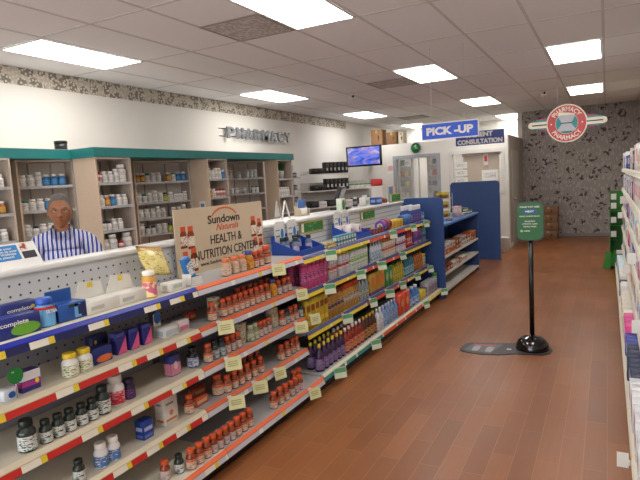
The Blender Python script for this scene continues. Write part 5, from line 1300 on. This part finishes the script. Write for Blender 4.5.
# ------------------------------------------------------------------ rack along the right wall
RX0, RX1, RXF, RY0, RY1 = .60, .195, .11, 1.2, 9.35
LVR = (1.56, 1.28, 1.0, .72, .43)
rack('display_rack', 'white rack of cartons along the right wall of the aisle', RY0, RY1, LVR, .15, RX0, RX1, RXF,
     lambda k: plain('#dcd6c6', .45), lambda k: [plain('#e2ddd0', .5), M_paper, M_tagy, plain('#c8ccd4', .5), M_tag], segs_b(RY0, RY1), plain('#c9c4ba', .6), plain('#bdb8ae', .6), sgn=-1, top=1.8)
pal = [('#e4e2e0', '#2f5fb0', 'white and blue'), ('#dedde0', '#8a3a4a', 'white and maroon'), ('#2a4aa0', '#d8dce8', 'blue'), ('#d83a8a', '#f0d0e0', 'pink'), ('#e8e4d8', '#3a8a5a', 'cream and green'),
       ('#e6e6ea', '#6a5aa8', 'white and violet'), ('#1f2a50', '#c8ccd8', 'navy'), ('#e0d8c8', '#c8742c', 'cream and orange'), ('#d0e0e8', '#2a8aa0', 'pale teal'), ('#dcd8d4', '#c83a3a', 'white and red')]
for i, (c, d, nm) in enumerate(pal):
    wd_ = (.085, .10, .12, .11, .09)[i % 5]
    kd('rc%d' % i, carton, .13, wd_, (.19, .15, .21, .17, .2)[(i*3) % 5], plain(c, .45), (('r', .1, .9, .35, .8, plain(d, .45)), ('r', .15, .7, .12, .25, printed(c, d))), name='product_carton')
rnd = random.Random(5)
for k, z in enumerate(LVR+(.15,)):
    y = 1.9+rnd.uniform(0, .1); cnt = {}; lvn = ['top shelf', 'second shelf', 'third shelf', 'fourth shelf', 'fifth shelf', 'bottom deck'][k]
    i = rnd.randrange(10)
    while y < RY1-.15:
        if rnd.random() < .45: i = rnd.randrange(10)
        key = 'rc%d' % i; h = K[key][2]
        if y+2*h > RY1-.03: break
        cnt[i] = cnt.get(i, 0)+1
        put(key, K[key], ((RXF if k == 5 else RX1)+.010+.065+rnd.uniform(0, .016), y+h, z+.0026), '%s %s carton from near end, %s, white rack by the right wall' % (nth(cnt[i]), pal[i][2], lvn), math.pi, '%s cartons on the %s of the right rack' % (pal[i][2], lvn))
        y += 2*h+.003+(.0 if rnd.random() < .8 else .03)
# price cards sticking out of the right rack
for i, (yy, zz) in enumerate([(3.6, .66), (3.05, .1), (4.4, .94), (5.6, .66), (6.8, 1.22), (8.2, .94)]):
    t = thing('price_card', '%s white price card from near end sticking out of the rack by the right wall' % nth(i+1), 'price card', (RX1-.012 if zz > .2 else RXF-.012, yy, zz), 0, 'price cards on the right rack')
    MB().box(-.055, -.001, -.001, .001, -.03, .05).build('card', M_paper, t, False); MB().box(-.002, .006, -.01, .01, -.01, .01).build('clip', M_whitem, t, False)
# green cardboard display at the far end of the right rack
t = thing('cardboard_display', 'tall green cardboard display with white cards at the far end of the right rack', 'display stand', (.16, 9.75, 0), 0)
MG = plain('#2f8a2a', .5)
MB().box(.04, .34, 9.9, 9.91, 0, 1.2).build('back_panel', MG, t)
for xx in (.04, .33): MB().prism([(9.55, 0), (9.8995, 0), (9.8995, 1.2), (9.66, 1.2)], (xx, 0, 0), Y, Z, X, .01).build('side_panel', MG, t)
for z in (.45, .68, .9): MB().box(.0505, .3295, 9.66, 9.899, z-.012, z).build('shelf', MG, t)
MB().prism([(0, 0), (.33, 0), (.33, .25), (.06, .25)], (.04, 9.54, .05), X, Z, -Y, .006).build('front_panel', MG, t)
for k, z in enumerate((.5, .72, .94, 1.08)): MB().box(.055, .13, 9.6, 9.606, z, z+.09).build('white_card', M_paper, t)
MB().prism([(0, 0), (.11, 0), (.13, .24), (.05, .26)], (-.06, 9.5, .02), X, Z, Y, .005).build('footer_flap', MG, t)
lettering('SALE', .0001+.07, .03, (.0, 9.4995, .15), (.3, 0, .95), (-.95, 0, .3), -Y, M_white, t) if False else None

# ------------------------------------------------------------------ the man behind the counter
def person():
    t = thing('person', 'grey-haired man in a blue and white striped shirt behind the counter', 'person', (-3.62, 2.72, 0), dg(53))
    sk = M_skin
    # body: chain of joints, grown with a skin modifier, facing -y
    J = [((0, 0, .92), .13), ((0, 0, 1.08), .12), ((0, .008, 1.22), .122), ((0, .01, 1.30), .085), ((0, .012, 1.38), .053), ((0, -.005, 1.45), .056),
         ((.095, .01, 1.29), .058), ((.175, .012, 1.28), .062), ((.215, .0, 1.17), .05), ((.24, -.02, 1.05), .043), ((.235, -.13, .97), .034), ((.20, -.22, .94), .028),
         ((-.095, .01, 1.29), .058), ((-.175, .012, 1.28), .062), ((-.215, .0, 1.17), .05), ((-.24, -.02, 1.05), .043), ((-.235, -.13, .97), .034), ((-.20, -.22, .94), .028),
         ((.09, 0, .84), .09), ((.10, -.01, .48), .062), ((.10, .015, .09), .043), ((.105, -.10, .045), .036),
         ((-.09, 0, .84), .09), ((-.10, -.01, .48), .062), ((-.10, .015, .09), .043), ((-.105, -.10, .045), .036)]
    E = [(0, 1), (1, 2), (2, 3), (3, 4), (4, 5), (3, 6), (6, 7), (7, 8), (8, 9), (9, 10), (10, 11), (3, 12), (12, 13), (13, 14), (14, 15), (15, 16), (16, 17),
         (0, 18), (18, 19), (19, 20), (20, 21), (0, 22), (22, 23), (23, 24), (24, 25)]
    for s in (1, -1):       # fingers rooted in the palm
        p0 = 11 if s == 1 else 17
        k = len(J); px, py, pz = J[p0][0]
        J.append(((px-s*.012, py-.055, pz-.004), .026)); E.append((p0, k)); palm = k
        for q, (dx, ln) in enumerate(((.026, .07), (.009, .08), (-.009, .075), (-.026, .058))):
            a = len(J); bx_, by_, bz_ = J[palm][0]
            J.append(((bx_+dx, by_-.03, bz_-.002), .0095)); J.append(((bx_+dx*1.1, by_-.03-ln*.5, bz_-.01), .0085)); J.append(((bx_+dx*1.1, by_-.03-ln*.85, bz_-.03), .0075))
            E.extend([(palm, a), (a, a+1), (a+1, a+2)])
        a = len(J); bx_, by_, bz_ = J[palm][0]
        J.append(((bx_-s*.04, by_+.0, bz_-.006), .0105)); J.append(((bx_-s*.055, by_-.035, bz_-.014), .009)); E.extend([(palm, a), (a, a+1)])
    def grow(J, E, name, lv=2):
        me = bpy.data.meshes.new(name); me.from_pydata([j[0] for j in J], E, []); o = bpy.data.objects.new(name, me); COL.objects.link(o)
        md = o.modifiers.new('skin', 'SKIN')
        for v, j in zip(me.skin_vertices[0].data, J): v.radius = (j[1], j[1]*.82) if j[1] > .1 else (j[1], j[1])
        me.skin_vertices[0].data[0].use_root = True
        sb = o.modifiers.new('sub', 'SUBSURF'); sb.levels = lv; sb.render_levels = lv
        dgp = bpy.context.evaluated_depsgraph_get(); m2 = bpy.data.meshes.new_from_object(o.evaluated_get(dgp)); bpy.data.objects.remove(o)
        return m2
    body = grow(J, E, 'b')
    bm = bmesh.new(); bm.from_mesh(body)
    # head: a sculpted ellipsoid, centre of the skull at z 1.53
    HZ = 1.513
    def head(co):
        x, y, z = co
        y2, x2 = y, x
        w = 1-.26*max(0, -z)**1.4-.05*max(0, z)           # narrower jaw
        x2 *= w*.080; 
        fr = max(0, -y)
        y2 = y*.097
        if z < -.1: y2 *= 1-.10*(-z) if y < 0 else 1-.42*(-z-.1)
        z2 = z*.127
        # brow, eye sockets, nose, mouth, chin
        if y < 0:
            ax = abs(x)
            y2 -= .006*math.exp(-((z-.16)/.07)**2)*math.exp(-((ax-.36)/.3)**2)
            y2 += .010*math.exp(-((z-.02)/.09)**2)*math.exp(-((ax-.40)/.16)**2)
            y2 -= .026*math.exp(-((z+.26)/.10)**2)*math.exp(-(ax/.17)**2)+.016*math.exp(-((z+.08)/.14)**2)*math.exp(-(ax/.11)**2)
            y2 -= .007*math.exp(-((z+.50)/.045)**2)*math.exp(-(ax/.3)**2)+.008*math.exp(-((z+.60)/.045)**2)*math.exp(-(ax/.26)**2)
            y2 += .005*math.exp(-((z+.55)/.022)**2)*math.exp(-(ax/.32)**2)
            y2 -= .012*math.exp(-((z+.88)/.13)**2)*math.exp(-(ax/.35)**2)
            y2 -= .005*math.exp(-((z+.22)/.16)**2)*math.exp(-((ax-.55)/.18)**2)
        return Vector((x2, y2-.008, z2+HZ))
    hm = bmesh.new(); bmesh.ops.create_uvsphere(hm, u_segments=72, v_segments=56, radius=1)
    for v in hm.verts: v.co = head(v.co)
    for s in (1, -1):
        M = Matrix.Translation((s*.080, .008, HZ-.006)) @ Matrix.Rotation(s*dg(-14), 4, 'Z') @ Matrix.Diagonal((.010, .022, .035, 1))
        r = bmesh.ops.create_uvsphere(hm, u_segments=14, v_segments=12, radius=1, matrix=M)
    tmp = bpy.data.meshes.new('h'); hm.to_mesh(tmp); bm.from_mesh(tmp); hm.free()
    me = bpy.data.meshes.new('body'); bm.to_mesh(me); bm.free()
    o = bpy.data.objects.new('body', me); COL.objects.link(o)
    rm = o.modifiers.new('r', 'REMESH'); rm.mode = 'VOXEL'; rm.voxel_size = .0042; rm.use_smooth_shade = True
    sm = o.modifiers.new('s', 'SMOOTH'); sm.factor = .4; sm.iterations = 2
    dgp = bpy.context.evaluated_depsgraph_get(); m2 = bpy.data.meshes.new_from_object(o.evaluated_get(dgp)); bpy.data.objects.remove(o)
    for p in m2.polygons: p.use_smooth = True
    o = bpy.data.objects.new('body', m2); m2.materials.clear(); m2.materials.append(sk); COL.objects.link(o); o.parent = t
    # shirt: the torso and arms grown a little fuller, open at neck, cuffs and hem
    JS = [((0, 0, .86), .160), ((0, 0, 1.0), .163), ((0, 0, 1.12), .165), ((0, .005, 1.23), .165), ((0, .012, 1.315), .126), ((0, .016, 1.352), .082),
          ((.095, .012, 1.313), .090), ((.178, .012, 1.278), .082), ((.222, .0, 1.17), .070), ((.245, -.02, 1.06), .058),
          ((-.095, .012, 1.313), .090), ((-.178, .012, 1.278), .082), ((-.222, .0, 1.17), .070), ((-.245, -.02, 1.06), .058)]
    ES = [(0, 1), (1, 2), (2, 3), (3, 4), (4, 5), (4, 6), (6, 7), (7, 8), (8, 9), (4, 10), (10, 11), (11, 12), (12, 13)]
    s_ = grow(JS, ES, 's'); s_.materials.clear(); s_.materials.append(M_stripe)
    for p in s_.polygons: p.use_smooth = True
    so = bpy.data.objects.new('shirt', s_); COL.objects.link(so); so.parent = t; so['label'] = 'blue and white striped shirt'
    g = MB()
    for s in (1, -1):
        c = [(s*.012, -.118, 1.315), (s*.05, -.112, 1.300), (s*.082, -.070, 1.345), (s*.088, .0, 1.372), (s*.055, .066, 1.385), (0, .082, 1.388)]
        d = [(s*.008, -.092, 1.338), (s*.034, -.082, 1.368), (s*.060, -.045, 1.390), (s*.066, .0, 1.405), (s*.045, .052, 1.415), (0, .068, 1.418)]
        vs = [(g.bm.verts.new(p), g.bm.verts.new(q)) for p, q in zip(c, d)]
        for (a, b_), (c2, d2) in zip(vs, vs[1:]): g.face([a, c2, d2, b_], True)
    bmesh.ops.solidify(g.bm, geom=g.bm.faces[:], thickness=.004)
    g.build('collar', M_stripe, so, False)
    # trousers
    JT = [((0, 0, .95), .142), ((0, 0, .88), .148), ((.09, 0, .80), .105), ((.10, -.008, .48), .078), ((.10, .015, .10), .062), ((-.09, 0, .80), .105), ((-.10, -.008, .48), .078), ((-.10, .015, .10), .062)]
    tr = grow(JT, [(0, 1), (1, 2), (2, 3), (3, 4), (1, 5), (5, 6), (6, 7)], 't'); tr.materials.clear(); tr.materials.append(plain('#2a2c34', .7))
    for p in tr.polygons: p.use_smooth = True
    to = bpy.data.objects.new('trousers', tr); COL.objects.link(to); to.parent = t
    for s in (1, -1):
        MB().sphere((s*.104, -.065, .036), .05, 8, (.95, 2.4, .72)).build('shoe', M_black, t, False)
    # hair: short grey cap, receding at the brow
    hm = MB(); n, mm = 40, 16; rows_ = []
    for i in range(mm+1):
        row = []
        for k in range(n):
            a = 2*math.pi*k/n; fy = -math.cos(a)          # fy -1 front
            low = .52 if fy < -.55 else (-.05 if fy < .1 else -.55)
            low = .64-1.02*(1/(1+math.exp(-(fy+.40)*7)))*(1.0 if fy > .3 else .80)
            el = math.asin(max(-.99, min(.99, low)))+(math.pi/2-math.asin(max(-.99, min(.99, low))))*i/mm
            c = Vector((math.cos(el)*math.sin(a), math.cos(el)*fy, math.sin(el)))
            p = head(c); ctr = Vector((0, 0, HZ)); off = (.001 if i == 0 else .005+.002*math.sin(13*a+5*i))
            row.append(hm.bm.verts.new(p+(p-ctr).normalized()*off))
        rows_.append(row)
    for a_, b_ in zip(rows_, rows_[1:]):
        for k in range(n): hm.face([a_[k], a_[(k+1) % n], b_[(k+1) % n], b_[k]], True)
    bmesh.ops.remove_doubles(hm.bm, verts=hm.bm.verts[:], dist=.0005)
    hm.build('hair', plain('#78736f', .85, var=.35, sc=160), t, False)
    for s in (1, -1):
        ctr = Vector((s*.032, -.0805, HZ+.003))
        e = MB().sphere(ctr, .0105, 8, (1.1, 1, .62)).build('eye', plain('#d8d2cc', .3), t, False)
        MB().sphere(ctr+Vector((0, -.0075, 0)), .0052, 6).build('iris', plain('#20130e', .2), e, False)
        MB().tube([(s*.014, -.0975, HZ+.022), (s*.03, -.0985, HZ+.027), (s*.048, -.088, HZ+.022)], .0035, 6).build('eyebrow', plain('#4a423e', .8), t, False)
    # glasses
    g = MB()
    for s in (1, -1):
        cx2 = s*.033; pts = [(cx2+.024*math.cos(q*.3142), -.111+.16*abs(cx2+.024*math.cos(q*.3142)-0)*.35, HZ+.0+.017*math.sin(q*.3142)) for q in range(21)]
        g.tube(pts, .0012, 5)
        g.tube([(s*.057, -.103, HZ+.004), (s*.082, -.03, HZ+.006), (s*.086, .012, HZ+.008)], .0012, 5)
    g.tube([(-.009, -.109, HZ+.002), (0, -.1115, HZ+.004), (.009, -.109, HZ+.002)], .0013, 5)
    g.build('glasses', plain('#2a2422', .3), t, False)
    g = MB().tube([(-.026, -.092, HZ-.0665), (-.012, -.0985, HZ-.066), (0, -.0995, HZ-.0665), (.012, -.0985, HZ-.066), (.026, -.092, HZ-.0665)], .0026, 6); g.build('lips', plain('#7a4638', .5), t, False)
M_skin = plain('#9a6545', .42, var=.08, sc=30)
def stripe_mat():
    m, t, b = base_mat('striped_cloth')
    tc = N(t, 'ShaderNodeTexCoord'); sp = N(t, 'ShaderNodeSeparateXYZ'); t.links.new(tc.outputs['Object'], sp.inputs[0])
    nz = N(t, 'ShaderNodeTexNoise'); nz.inputs['Scale'].default_value = 5; t.links.new(tc.outputs['Object'], nz.inputs['Vector'])
    u = math_(t, 'ADD', sp.outputs[0], math_(t, 'MULTIPLY', math_(t, 'SUBTRACT', nz.outputs[0], .5), .03))
    f = math_(t, 'FRACT', math_(t, 'DIVIDE', math_(t, 'ADD', u, 5.0), .030))
    k = math_(t, 'LESS_THAN', f, .50); th = math_(t, 'LESS_THAN', math_(t, 'ABSOLUTE', math_(t, 'SUBTRACT', f, .74)), .05)
    t.links.new(mix(t, mix(t, lin('#d8d8de'), lin('#2f3f94'), k), lin('#6a78b4'), th), b.inputs['Base Color']); b.inputs['Roughness'].default_value = .8
    return m
M_stripe = stripe_mat()
person()
